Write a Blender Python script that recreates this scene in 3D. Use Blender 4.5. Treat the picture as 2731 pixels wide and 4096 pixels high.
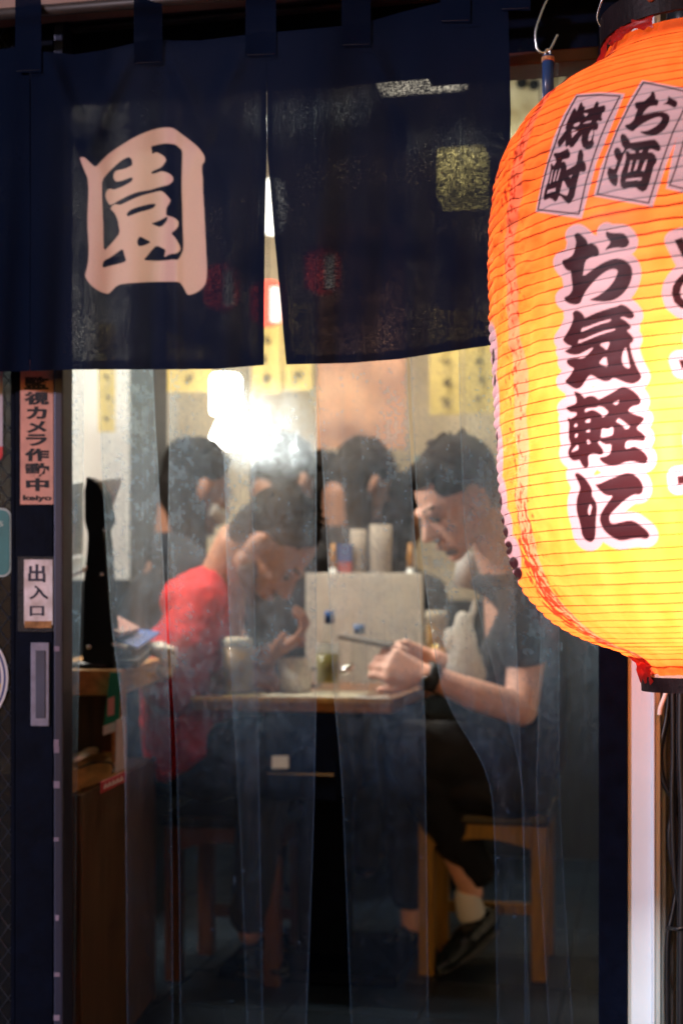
import bpy, bmesh, math, random
import numpy as np
from mathutils import Vector, Matrix, noise
random.seed(7)
rng = np.random.default_rng(7)
for o in list(bpy.data.objects): bpy.data.objects.remove(o)
S = bpy.context.scene
COL = S.collection
# ------------------------------------------------------------------ camera
F = 5689.0; CAMZ = 0.92; HOR = 2400.0
cam_d = bpy.data.cameras.new('camera'); cam = bpy.data.objects.new('camera', cam_d); COL.objects.link(cam)
cam.location = (0, 0, CAMZ); cam.rotation_euler = (math.pi/2, 0, 0)
cam_d.sensor_width = 36; cam_d.sensor_fit = 'AUTO'; cam_d.lens = 50
cam_d.shift_y = (HOR-2048)/4096
cam_d.clip_start = 0.05; cam_d.clip_end = 500
cam_d.dof.use_dof = True; cam_d.dof.focus_distance = 1.82
cam_d.dof.aperture_fstop = 0.05/0.0145; cam_d.dof.aperture_blades = 9
S.camera = cam
# ------------------------------------------------------------------ night sky, the street's light, exposure
w = bpy.data.worlds.new('World'); S.world = w; w.use_nodes = True
nt = w.node_tree; bg = nt.nodes['Background']
sky = nt.nodes.new('ShaderNodeTexSky'); sky.sky_type = 'NISHITA'; sky.sun_disc = False
sky.sun_elevation = math.radians(3.0); sky.sun_rotation = math.radians(200)
nt.links.new(sky.outputs[0], bg.inputs[0]); bg.inputs[1].default_value = 0.11
sun_d = bpy.data.lights.new('sun', 'SUN'); sun = bpy.data.objects.new('sun', sun_d); COL.objects.link(sun)
sun_d.energy = 1.9; sun_d.angle = math.radians(2.0); sun_d.color = (1.0, 0.84, 0.98)
_az, _el = math.radians(-58), math.radians(12)      # from the left behind the camera, high
_from = Vector((math.sin(_az)*math.cos(_el), -math.cos(_az)*math.cos(_el), math.sin(_el)))
sun.rotation_euler = (-_from).to_track_quat('-Z', 'Y').to_euler()
S.view_settings.view_transform = 'Standard'; S.view_settings.look = 'None'
S.view_settings.gamma = 1; S.view_settings.exposure = 0; S.view_settings.use_curve_mapping = False
cy = S.cycles
cy.use_denoising = True; cy.use_adaptive_sampling = True; cy.adaptive_threshold = 0.03; cy.max_bounces = 6; cy.diffuse_bounces = 2; cy.glossy_bounces = 3
cy.transmission_bounces = 6; cy.transparent_max_bounces = 14; cy.sample_clamp_indirect = 4
cy.caustics_reflective = False; cy.caustics_refractive = False

# ------------------------------------------------------------------ helpers
def P(px, py, d):                      # a point d metres in front of the lens
    return Vector(((px-1365.5)*d/F, d, CAMZ-(py-HOR)*d/F))
TA = 0.21; AN = math.atan(TA); CA, SA = math.cos(AN), math.sin(AN); Y0 = 2.22
FN = Vector((-SA, -CA, 0))             # facade normal, towards the street
def Fp(px, py, off=0.0):               # a point of the facade plane, off metres out from it
    k = (px-1365.5)/F
    d = (Y0-off/CA)/(1+TA*k)
    return P(px, py, d)
def R(u, v, z):                        # room frame: u along the facade, v inwards
    return Vector((u*CA+v*SA, Y0-u*SA+v*CA, z))
def toR(p):
    x, y = p[0], p[1]-Y0
    return (x*CA-y*SA, x*SA+y*CA, p[2])

def obj(name, verts, faces, mat, parent=None, smooth=False):
    base = parent['_b'] if parent else (0, 0, 0)
    base = Vector(base)
    me = bpy.data.meshes.new(name)
    me.from_pydata([tuple(Vector(v)-base) for v in verts], [], faces); me.update()
    if smooth: me.polygons.foreach_set('use_smooth', [True]*len(me.polygons))
    o = bpy.data.objects.new(name, me); COL.objects.link(o)
    if mat: me.materials.append(mat)
    if parent: o.parent = parent; o['_b'] = tuple(base)
    else: o['_b'] = (0, 0, 0)
    return o
def from_bm(name, bm, mat, parent=None, smooth=False):
    base = Vector(parent['_b']) if parent else Vector((0, 0, 0))
    bmesh.ops.recalc_face_normals(bm, faces=bm.faces)
    bmesh.ops.translate(bm, verts=bm.verts, vec=-base)
    me = bpy.data.meshes.new(name); bm.to_mesh(me); bm.free()
    if smooth: me.polygons.foreach_set('use_smooth', [True]*len(me.polygons))
    o = bpy.data.objects.new(name, me); COL.objects.link(o)
    if mat: me.materials.append(mat)
    if parent: o.parent = parent
    o['_b'] = tuple(base)
    return o
def tag(o, label, cat, group=None):
    o['label'] = label; o['category'] = cat
    if group: o['group'] = group
    return o
def struct(o): o['kind'] = 'structure'; return o
def thing(name, label, cat, loc, group=None):
    o = bpy.data.objects.new(name, None); COL.objects.link(o); o.location = loc
    o.empty_display_size = 0.05
    o['_b'] = tuple(loc); return tag(o, label, cat, group)
BOXF = [(0,1,2,3),(7,6,5,4),(0,4,5,1),(1,5,6,2),(2,6,7,3),(3,7,4,0)]
def box8(name, c, mat, parent=None, bev=0.0015):
    bm = bmesh.new(); vs = [bm.verts.new(v) for v in c]
    for f in BOXF: bm.faces.new([vs[i] for i in f])
    if bev: bmesh.ops.bevel(bm, geom=bm.edges[:], offset=bev, segments=2, affect='EDGES', profile=0.6)
    return from_bm(name, bm, mat, parent)
def rbox(name, u0, u1, v0, v1, z0, z1, mat, parent=None, bev=0.0015):
    c = [R(u0,v0,z0),R(u1,v0,z0),R(u1,v0,z1),R(u0,v0,z1),R(u0,v1,z0),R(u1,v1,z0),R(u1,v1,z1),R(u0,v1,z1)]
    return box8(name, c, mat, parent, bev)
def lv(y, x): return HOR-(HOR-y)*(1+TA*(x-1365.5)/F)/(1-TA*1365.5/F)      # a level line that passes (0, y)
def fbox(name, x0, y0, x1, y1, back, front, mat, parent=None, bev=0.0015, lev=False):
    g = lv if lev else (lambda y, x: y)
    f4 = [Fp(x0,g(y1,x0),front),Fp(x1,g(y1,x1),front),Fp(x1,g(y0,x1),front),Fp(x0,g(y0,x0),front)]
    b4 = [p-FN*(front-back) for p in f4]
    return box8(name, f4+b4, mat, parent, bev)
def quadbox(name, pts, thick, mat, parent=None, bev=0.0008):   # four corners, extruded away from the street
    n = (pts[1]-pts[0]).cross(pts[2]-pts[0]).normalized()
    if n.y < 0: n = -n
    return box8(name, list(pts)+[p+n*thick for p in pts], mat, parent, bev)
def tube(bm, pts, r, seg=8, cap=True):
    pts = [Vector(p) for p in pts]; n = len(pts)
    rs = r if isinstance(r, (list, tuple)) else [r]*n
    t = (pts[1]-pts[0]).normalized(); up = Vector((0,0,1)) if abs(t.z) < 0.9 else Vector((1,0,0))
    a = t.cross(up).normalized(); rings = []
    for i in range(n):
        t = (pts[min(i+1,n-1)]-pts[max(i-1,0)]).normalized()
        a = (a-t*a.dot(t)).normalized(); b = t.cross(a)
        rings.append([bm.verts.new(pts[i]+(a*math.cos(k*2*math.pi/seg)+b*math.sin(k*2*math.pi/seg))*rs[i]) for k in range(seg)])
    for i in range(n-1):
        for k in range(seg):
            bm.faces.new((rings[i][k], rings[i][(k+1)%seg], rings[i+1][(k+1)%seg], rings[i+1][k]))
    if cap: bm.faces.new(rings[0][::-1]); bm.faces.new(rings[-1])
def spline(pts, n=8):
    pts = [Vector(p) for p in pts]; out = []
    q = [pts[0]*2-pts[1]]+pts+[pts[-1]*2-pts[-2]]
    for i in range(1, len(q)-2):
        for k in range(n):
            t = k/n
            out.append(0.5*((2*q[i])+(q[i+1]-q[i-1])*t+(2*q[i-1]-5*q[i]+4*q[i+1]-q[i+2])*t*t+(3*q[i]-q[i-1]-3*q[i+1]+q[i+2])*t**3))
    out.append(pts[-1]); return out
def tubeobj(name, pts, r, mat, parent=None, seg=8, n=6):
    bm = bmesh.new(); tube(bm, spline(pts, n) if n else pts, r, seg); return from_bm(name, bm, mat, parent, True)
def lathe(name, c, prof, mat, parent=None, seg=28, axis=None, smooth=True):
    c = Vector(c); q = Vector((0,0,1)).rotation_difference(Vector(axis or (0,0,1)))
    vs, fs = [], []
    for r, z in prof:
        for k in range(seg):
            a = 2*math.pi*k/seg; vs.append(c+q@Vector((r*math.cos(a), r*math.sin(a), z)))
    for i in range(len(prof)-1):
        for k in range(seg): fs.append((i*seg+k, i*seg+(k+1)%seg, (i+1)*seg+(k+1)%seg, (i+1)*seg+k))
    fs.append(tuple(range(seg))[::-1]); fs.append(tuple((len(prof)-1)*seg+k for k in range(seg)))
    bm = bmesh.new(); bv = [bm.verts.new(v) for v in vs]
    for f in fs: bm.faces.new([bv[i] for i in f])
    o = from_bm(name, bm, mat, parent, smooth)
    return o
_ico = []
def sph():
    if not _ico:
        bm = bmesh.new(); bmesh.ops.create_icosphere(bm, subdivisions=3, radius=1)
        _ico.append([v.co.copy() for v in bm.verts]); bm.free()
    return _ico[0]
def cap(p1, r1, p2, r2): return [Vector(p1)+s*r1 for s in sph()]+[Vector(p2)+s*r2 for s in sph()]
def ell(c, rad, m=None):
    m = m or Matrix.Identity(3); return [Vector(c)+m@Vector((s.x*rad[0], s.y*rad[1], s.z*rad[2])) for s in sph()]
def hull(*parts): return [p for q in parts for p in q]
def chain(*pr):                                     # (point, radius) ... -> tapered links
    return [cap(pr[i][0], pr[i][1], pr[i+1][0], pr[i+1][1]) for i in range(len(pr)-1)]
def blob(name, prims, mat, parent=None, voxel=0.006, smooth=4, rough=0, rs=40):
    bm = bmesh.new()
    for pts in prims:
        vs = [bm.verts.new(p) for p in pts]
        r = bmesh.ops.convex_hull(bm, input=vs)
        dead = [v for v in vs if v.is_valid and not v.link_faces]
        bmesh.ops.delete(bm, geom=dead, context='VERTS')
    me = bpy.data.meshes.new('tmp'); bm.to_mesh(me); bm.free()
    t = bpy.data.objects.new('tmp', me); COL.objects.link(t)
    m = t.modifiers.new('r', 'REMESH'); m.mode = 'VOXEL'; m.voxel_size = voxel
    if smooth:
        m = t.modifiers.new('s', 'SMOOTH'); m.factor = 0.5; m.iterations = smooth
    dg = bpy.context.evaluated_depsgraph_get()
    out = bpy.data.meshes.new_from_object(t.evaluated_get(dg))
    bpy.data.objects.remove(t); bpy.data.meshes.remove(me)
    base = Vector(parent['_b']) if parent else Vector((0,0,0))
    if rough:
        nn = [v.normal.copy() for v in out.vertices]
        for v, n in zip(out.vertices, nn):
            v.co += n*(noise.noise(v.co*rs)*rough+noise.noise(v.co*rs*2.7)*rough*0.6)
    out.transform(Matrix.Translation(-base))
    out.polygons.foreach_set('use_smooth', [True]*len(out.polygons))
    out.name = name; out.materials.clear()
    if mat: out.materials.append(mat)
    o = bpy.data.objects.new(name, out); COL.objects.link(o)
    if parent: o.parent = parent
    o['_b'] = tuple(base)
    return o

# ------------------------------------------------------------------ materials
def nodes(m):
    m.use_nodes = True; n = m.node_tree; n.nodes.clear(); return n, n.nodes, n.links
def M(name, col, rough=0.6, var=0.2, scale=18, metal=0.0, bump=0.0, bscale=None, spec=0.4, stretch=None, dark=None, trans=0):
    m = bpy.data.materials.new(name); nt, N, L = nodes(m)
    out = N.new('ShaderNodeOutputMaterial'); b = N.new('ShaderNodeBsdfPrincipled'); L.new(b.outputs[0], out.inputs[0])
    b.inputs['Roughness'].default_value = rough; b.inputs['Metallic'].default_value = metal
    b.inputs['Specular IOR Level'].default_value = spec
    tc = N.new('ShaderNodeTexCoord'); mp = N.new('ShaderNodeMapping'); L.new(tc.outputs['Object'], mp.inputs[0])
    if stretch: mp.inputs['Scale'].default_value = stretch
    nz = N.new('ShaderNodeTexNoise'); nz.inputs['Scale'].default_value = scale; nz.inputs['Detail'].default_value = 5
    L.new(mp.outputs[0], nz.inputs[0])
    rp = N.new('ShaderNodeValToRGB'); L.new(nz.outputs[0], rp.inputs[0])
    lo = dark or tuple(c*(1-var) for c in col); hi = tuple(min(1, c*(1+var)) for c in col)
    rp.color_ramp.elements[0].position = 0.3; rp.color_ramp.elements[1].position = 0.7
    rp.color_ramp.elements[0].color = (*lo, 1); rp.color_ramp.elements[1].color = (*hi, 1)
    L.new(rp.outputs[0], b.inputs['Base Color'])
    if bump:
        n2 = N.new('ShaderNodeTexNoise'); n2.inputs['Scale'].default_value = bscale or scale*4; n2.inputs['Detail'].default_value = 4
        L.new(mp.outputs[0], n2.inputs[0])
        bp = N.new('ShaderNodeBump'); bp.inputs['Strength'].default_value = bump; bp.inputs['Distance'].default_value = 0.004
        L.new(n2.outputs[0], bp.inputs['Height']); L.new(bp.outputs[0], b.inputs['Normal'])
    if trans: b.inputs['Transmission Weight'].default_value = trans
    return m
def EM(name, col, s):
    m = bpy.data.materials.new(name); nt, N, L = nodes(m)
    out = N.new('ShaderNodeOutputMaterial'); e = N.new('ShaderNodeEmission'); L.new(e.outputs[0], out.inputs[0])
    e.inputs[0].default_value = (*col, 1); e.inputs[1].default_value = s; return m
def glass(name, tint, fac=0.12, rough=0.05):       # clear thin glass / liquid: tinted see-through with a sheen
    m = bpy.data.materials.new(name); nt, N, L = nodes(m)
    out = N.new('ShaderNodeOutputMaterial'); t = N.new('ShaderNodeBsdfTransparent'); t.inputs[0].default_value = (*tint, 1)
    g = N.new('ShaderNodeBsdfPrincipled'); g.inputs['Base Color'].default_value = (*[c*0.8 for c in tint], 1); g.inputs['Roughness'].default_value = rough
    fr = N.new('ShaderNodeLayerWeight'); fr.inputs[0].default_value = 0.35
    ma = N.new('ShaderNodeMath'); ma.operation = 'MULTIPLY_ADD'; ma.inputs[1].default_value = 0.25; ma.inputs[2].default_value = fac
    L.new(fr.outputs['Facing'], ma.inputs[0])
    mx = N.new('ShaderNodeMixShader'); L.new(ma.outputs[0], mx.inputs[0]); L.new(t.outputs[0], mx.inputs[1]); L.new(g.outputs[0], mx.inputs[2])
    L.new(mx.outputs[0], out.inputs[0]); return m
black = M('black_paint', (0.0014, 0.0035, 0.012), 0.55, 0.35, 30, bump=0.15, spec=0.04)
navy_metal = M('navy_anodised_metal', (0.02, 0.026, 0.06), 0.35, 0.3, 25, metal=0.3, stretch=(1,1,0.1))
dark_wood = M('dark_stained_wood', (0.035, 0.016, 0.009), 0.5, 0.5, 14, bump=0.2, stretch=(6,6,0.6))
wood = M('light_varnished_wood', (0.33, 0.17, 0.05), 0.4, 0.35, 10, bump=0.1, stretch=(8,1,8))
table_wood = M('red_brown_table_wood', (0.22, 0.085, 0.03), 0.35, 0.3, 12, stretch=(1,8,8))
stool_wood = M('orange_stool_wood', (0.24, 0.12, 0.012), 0.4, 0.3, 10, stretch=(8,8,1))
white_paint = M('white_paint', (0.72, 0.70, 0.72), 0.5, 0.08, 9, bump=0.05)
paper = M('white_paper', (0.78, 0.76, 0.70), 0.8, 0.06, 30)
yellow_paper = M('yellow_paper', (0.60, 0.47, 0.16), 0.8, 0.08, 14)
ink = M('black_ink', (0.012, 0.012, 0.02), 0.7, 0.2)
chrome = M('steel', (0.5, 0.5, 0.52), 0.25, 0.1, metal=1.0)
black_plastic = M('black_plastic', (0.005, 0.008, 0.012), 0.35, 0.2, spec=0.2)
white_plastic = M('white_plastic', (0.80, 0.82, 0.78), 0.35, 0.05)
red_ink = M('red_print', (0.5, 0.02, 0.03), 0.6, 0.1)
skin_a = M('fair_skin', (0.90, 0.52, 0.40), 0.5, 0.10, 25)
skin_b = M('tan_skin', (0.42, 0.19, 0.11), 0.5, 0.12, 25)
hair_m = M('dark_hair', (0.010, 0.008, 0.007), 0.85, 0.4, 60, bump=0.35, bscale=220, spec=0.12)
def sheer(name, col, tcol, mix):                   # thin sheet that lets light through
    m = bpy.data.materials.new(name); nt, N, L = nodes(m)
    out = N.new('ShaderNodeOutputMaterial'); a = N.new('ShaderNodeBsdfDiffuse'); b = N.new('ShaderNodeBsdfTranslucent')
    tc = N.new('ShaderNodeTexCoord'); z = N.new('ShaderNodeTexNoise'); z.inputs['Scale'].default_value = 30; L.new(tc.outputs['Object'], z.inputs[0])
    for s, c in ((a, col), (b, tcol)):
        r = N.new('ShaderNodeMix'); r.data_type = 'RGBA'; L.new(z.outputs[0], r.inputs['Factor'])
        r.inputs[6].default_value = (*[x*0.85 for x in c], 1); r.inputs[7].default_value = (*[min(1, x*1.1) for x in c], 1); L.new(r.outputs[2], s.inputs[0])
    x = N.new('ShaderNodeMixShader'); x.inputs[0].default_value = mix; L.new(a.outputs[0], x.inputs[1]); L.new(b.outputs[0], x.inputs[2]); L.new(x.outputs[0], out.inputs[0]); return m
glass_clear = glass('clear_glass', (0.93, 0.95, 0.95), 0.05)
# ------------------------------------------------------------------ the setting: street, room shell
asphalt = M('wet_asphalt', (0.03, 0.031, 0.035), 0.5, 0.4, 30, bump=0.3)
floor_m = M('dark_floor', (0.006, 0.010, 0.014), 0.6, 0.3, 12)
tile_m = M('dark_floor_tile', (0.006, 0.013, 0.022), 0.45, 0.35, 9, bump=0.05)
plaster = M('cream_plaster', (0.66, 0.56, 0.40), 0.85, 0.10, 5, bump=0.1)
plaster_w = M('white_plaster', (0.88, 0.88, 0.85), 0.85, 0.05, 5, bump=0.1)
plaster_d = M('grey_plaster', (0.16, 0.16, 0.15), 0.85, 0.2, 5, bump=0.1)
ceil_m = M('ceiling_board', (0.35, 0.31, 0.27), 0.9, 0.1, 6)
U0, U1, V1, CH = -1.25, 1.75, 2.95, 2.55
struct(obj('street', [(-30,-30,-0.02),(30,-30,-0.02),(30,Y0+8,-0.02),(-30,Y0+8,-0.02)], [(0,1,2,3)], asphalt))
fl = struct(rbox('floor', U0-0.1, U1+0.1, -0.02, V1+0.1, -0.012, -0.004, floor_m, None, 0))
ts = 0.30; tm = None
for i in range(10):
    for j in range(10):
        u, v = -1.22+i*ts, 0.02+j*ts
        if tm is None:
            t = rbox('floor_tile', u+0.003, u+ts-0.003, v+0.003, v+ts-0.003, -0.004, 0.0, tile_m, fl, 0.0012); tm = t; tu, tv = u, v
        else:
            t = tm.copy(); COL.objects.link(t); d = R(u,v,0)-R(tu,tv,0); t.location = d; t.parent = fl
struct(rbox('back_wall', U0-0.1, U1+0.1, V1, V1+0.1, 0, CH, plaster, None, 0))
struct(rbox('right_wall', U1, U1+0.1, -0.1, V1, 0, CH, plaster, None, 0))
struct(rbox('left_wall', U0-0.1, U0, 0.03, V1, 0, CH, plaster_w, None, 0))
struct(rbox('ceiling', U0-0.1, U1+0.1, -0.05, V1+0.1, CH, CH+0.05, ceil_m, None, 0))
# white partition on the left with a dark post at its end
def uv(px, d): p = P(px, 2400, d); a = toR(p); return a[0], a[1]
u_, v_ = uv(560, 4.15)
struct(rbox('partition_wall', U0, u_-0.02, v_, v_+0.06, 0, CH, plaster_w, None, 0))
dado_m = M('dark_dado_board', (0.018, 0.023, 0.028), 0.6, 0.4, 12, stretch=(6,6,0.5))
struct(rbox('dado_board', U0, U1, V1-0.02, V1-0.003, 0, 0.92, dado_m, None, 0))
struct(rbox('partition_dado', U0, u_-0.03, v_-0.02, v_-0.003, 0, 0.98, dado_m, None, 0))
struct(rbox('left_dado', U0+0.003, U0+0.02, 0.03, v_-0.03, 0, 0.98, dado_m, None, 0)); struct(rbox('left_dado_rear', U0+0.003, U0+0.02, v_+0.07, V1-0.03, 0, 0.98, dado_m, None, 0))
pm = M('charcoal_post', (0.035, 0.042, 0.045), 0.7, 0.35, 40, bump=0.2)
t = rbox('post', u_-0.02, u_+0.055, v_-0.03, v_+0.09, 0, CH, pm); tag(t, 'dark grey square post at the end of the white wall', 'post')
# ------------------------------------------------------------------ the shop front
beam_m = M('black_beam', (0.012, 0.009, 0.012), 0.5, 0.4, 20, stretch=(1,1,6))
soffit_m = M('pinkish_eave_board', (0.30, 0.20, 0.18), 0.7, 0.1, 8)
fr = thing('door_frame', 'black door frame around the open doorway', 'door frame', Fp(2450, 4300, 0))
fbox('jamb', 2392, -300, 2506, 5200, -0.05, 0.035, black, fr, 0.002)
fbox('jamb', -420, -300, -330, 5200, -0.05, 0.035, black, fr, 0.002)
fbox('lintel', -330, -330, 2392, 395, -0.09, -0.03, black, fr, 0.002, True)
rail_m = M('dull_aluminium', (0.10, 0.10, 0.11), 0.4, 0.3, 20, metal=0.6, stretch=(1,1,8))
fbox('track', -330, 96, 2390, 112, -0.028, 0.0, rail_m, fr, 0.001, True)
fbox('track', -330, 130, 2390, 142, -0.028, -0.01, rail_m, fr, 0.001, True)
wall_m = M('dark_facade_panel', (0.02, 0.02, 0.025), 0.6, 0.3, 10)
struct(fbox('facade_wall', -6000, -3000, -422, 5400, -0.06, 0.02, wall_m, None, 0))
struct(fbox('facade_wall_right', 2660, 600, 9000, 5400, -0.06, -0.01, M('grey_ribbed_sheet', (0.16,0.16,0.21), 0.5, 0.2, 6, stretch=(60,60,1)), None, 0))
struct(fbox('facade_upper_wall', -6000, -2600, 9000, -335, -0.12, 0.02, wall_m, None, 0))
e = fbox('eave_board', -900, -300, 2600, 36, 0.02, 0.09, soffit_m, None, 0.0015, True); tag(e, 'pinkish brown eave board above the dark curtain', 'eave board')
# ribs on the sheet behind the cables
ribs = thing('wall_panel', 'grey ribbed wall sheet behind the black cables', 'wall panel', Fp(2700, 4300, 0))
for i in range(9):
    fbox('rib', 2664+i*13, 600, 2671+i*13, 5200, -0.01, -0.004, rail_m, ribs, 0.0008)
# beam and signboard at upper right
b = fbox('beam', 2395, -300, 3400, 215, -0.05, 0.02, beam_m, None, 0.003); tag(b, 'dark beam over the doorway behind the lantern', 'beam')
b2 = fbox('beam_trim', 1700, 372, 2394, 420, -0.09, -0.025, M('reddish_trim', (0.05,0.014,0.012), 0.5, 0.3), None, 0.002, True); tag(b2, 'thin reddish trim under the lintel beside the curtain', 'trim')
sg = thing('metal_plate', 'pale metal plate with two round holes beside the lantern top', 'metal plate', P(2180, 800, 3.6))
pale = M('pale_dirty_metal', (0.50, 0.50, 0.40), 0.5, 0.25, 12, dark=(0.30,0.26,0.16))
quadbox('plate', [P(2000,800,3.62),P(2160,800,3.6),P(2160,262,3.6),P(2000,262,3.62)], 0.01, pale, sg, 0.002)
quadbox('plate', [P(2166,800,3.62),P(2262,800,3.61),P(2262,255,3.61),P(2166,258,3.62)], 0.01, pale, sg, 0.002)
quadbox('plate', [P(2306,800,3.62),P(2350,800,3.61),P(2350,262,3.61),P(2306,260,3.62)], 0.01, pale, sg, 0.002)
quadbox('divider', [P(2262,800,3.60),P(2306,800,3.60),P(2306,240,3.60),P(2262,240,3.60)], 0.03, dark_wood, sg, 0.002)
for hx, hy in ((2085, 334), (2135, 341)):
    lathe('hole', P(hx, hy, 3.605), [(0.0135, 0), (0.0135, 0.006), (0.010, 0.006)], black_plastic, sg, 20, FN)
# hook and hanging rod
hk = tubeobj('metal_hook', [Fp(2196,-20,0.11),Fp(2168,40,0.11),Fp(2142,120,0.11),Fp(2145,185,0.11),Fp(2166,210,0.11),Fp(2196,198,0.11),Fp(2222,150,0.11),Fp(2228,138,0.11)], 0.0019, chrome, None, 10, 8)
tag(hk, 'bent steel hook hanging from the beam left of the lantern', 'hook')
rd = thing('hanging_rod', 'blue rod with chipped pale top hanging from the steel hook', 'rod', Fp(2190, 230, 0.11))
blue_paint = M('blue_enamel', (0.02, 0.05, 0.15), 0.25, 0.2)
lathe('rod', Fp(2190, 470, 0.11), [(0.0085,0),(0.0085,0.088),(0.0075,0.0885)], blue_paint, rd, 20)
lathe('rod_tip', Fp(2190, 247, 0.11), [(0.0092,0),(0.0092,0.006),(0.006,0.007)], M('chipped_tip', (0.45,0.22,0.10), 0.6, 0.4, 200), rd, 20)
tubeobj('eyelet', [Fp(2180,228,0.11),Fp(2180,205,0.11),Fp(2190,196,0.11),Fp(2198,206,0.11),Fp(2198,228,0.11)], 0.0016, chrome, rd)
# white drain column right of the doorway
dp = thing('drain_column', 'white painted column beside the black door frame', 'column', Fp(2570, 4400, 0))
wp2 = M('white_column_paint', (0.64, 0.80, 0.94), 0.45, 0.06, 7, bump=0.03)
def flute(name, x0, x1, o0, o1):
    n = 8; vs = []
    for y in (-100, 5200):
        for i in range(n+1):
            t = i/n; vs.append(Fp(x0+(x1-x0)*t, y, o0+(o1-o0)*math.sin(math.pi*t)**0.5))
    return obj(name, vs, [(i, i+1, n+2+i, n+1+i) for i in range(n)], wp2, dp, True)
fbox('column_face', 2508, -100, 2640, 5200, -0.05, 0.028, wp2, dp, 0.004)
flute('moulding', 2604, 2622, 0.0285, 0.036)
fbox('edge_strip', 2642, -100, 2662, 5200, -0.05, 0.012, M('grey_blue_edge', (0.22,0.27,0.32), 0.4, 0.2, 30, stretch=(20,20,1)), dp, 0.002)
# cables
rub = M('black_rubber', (0.006, 0.007, 0.010), 0.35, 0.3)
cab = [([(2672,2700),(2668,2850),(2640,3000),(2650,3120),(2700,3220),(2725,3330),(2715,3500),(2690,3650),(2668,3800),(2672,4300)], 0.0042, 'black cable bowing left beside the white column'),
       ([(2712,2690),(2708,2900),(2716,3060),(2700,3200),(2676,3330),(2690,3460),(2716,3420),(2728,3300),(2722,3150)], 0.0046, 'black cable folded into a loop under the lantern'),
       ([(2690,2720),(2692,3000),(2688,3200),(2698,3500),(2726,3700),(2728,4300)], 0.005, 'thick black cable running straight down the ribbed wall'),
       ([(2724,2680),(2722,3000),(2732,3300),(2726,3600),(2722,4300)], 0.0075, 'thickest black conduit at the right edge of the picture')]
for k, (pts, r, lab) in enumerate(cab):
    c = tubeobj('cable', [Fp(x, y, 0.022+0.011*k) for x, y in pts], r, rub); tag(c, lab, 'cable', 'cables on the ribbed wall')
c = tubeobj('cable_tie', [Fp(2666,3712,0.02),Fp(2700,3716,0.06),Fp(2740,3712,0.06)], 0.003, rub); tag(c, 'black strap tied across the cables low down', 'strap')
c = tubeobj('wire', [Fp(2672,2740,0.04),Fp(2655,2790,0.04),Fp(2640,2830,0.04),Fp(2636,2860,0.04)], 0.0035, white_plastic); tag(c, 'short pale wire end just under the lantern', 'wire')

# ------------------------------------------------------------------ sliding door at left with its stickers
dr = thing('sliding_door', 'black sliding door slid open to the left with wired glass', 'door', Fp(150, 4400, 0))
fbox('stile', 62, -200, 214, 5200, -0.02, 0.012, black, dr, 0.002)
fbox('stile_edge', 216, -200, 252, 5200, -0.02, 0.022, navy_metal, dr, 0.0025)
fbox('bead', 44, -200, 61, 5200, -0.012, 0.006, black, dr, 0.001)
fbox('stile', -330, -200, -250, 5200, -0.02, 0.012, black, dr, 0.002)
gm = bpy.data.materials.new('wired_glass'); nt_, N, L = nodes(gm)
out = N.new('ShaderNodeOutputMaterial'); t0 = N.new('ShaderNodeBsdfTransparent'); t0.inputs[0].default_value = (0.20,0.22,0.24,1)
g0 = N.new('ShaderNodeBsdfPrincipled'); g0.inputs['Base Color'].default_value = (0.02,0.025,0.035,1); g0.inputs['Roughness'].default_value = 0.25
mx = N.new('ShaderNodeMixShader'); mx.inputs[0].default_value = 0.35; L.new(t0.outputs[0], mx.inputs[1]); L.new(g0.outputs[0], mx.inputs[2]); L.new(mx.outputs[0], out.inputs[0])
pane = fbox('glass_pane', -250, -200, 44, 5200, -0.006, -0.001, gm, dr, 0)
bm = bmesh.new()
for k in range(-8, 60):
    y = -200+k*95
    for s in (1, -1):
        x0, x1 = -250, 44
        ya, yb = (y, y+300*1.35) if s > 0 else (y+300*1.35, y)
        tube(bm, [Fp(x0, ya, 0.0006), Fp(x1, yb, 0.0006)], 0.0006, 4)
wires = from_bm('wire_mesh', bm, M('mesh_wire', (0.09,0.11,0.16), 0.4, 0.2, metal=0.5), dr)
hp = fbox('handle', 124, 2570, 197, 2905, 0.012, 0.0155, M('grey_handle', (0.15,0.155,0.24), 0.4, 0.2, 60, metal=0.4), dr, 0.001)
fbox('handle_recess', 143, 2602, 182, 2873, 0.0156, 0.0168, M('blue_grey_recess', (0.03,0.04,0.09), 0.4, 0.2), hp, 0.0008)
chip = M('torn_tape_bits', (0.22,0.18,0.27), 0.8, 0.3)
for y in (2585, 2958, 2985, 3125, 3350, 3660, 3890, 4060):
    h = random.randint(10, 30); fbox('paint_chip', 222+random.randint(-6,2), y, 236+random.randint(0,5), y+h, 0.022, 0.0226, chip, dr, 0.0002)

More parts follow.
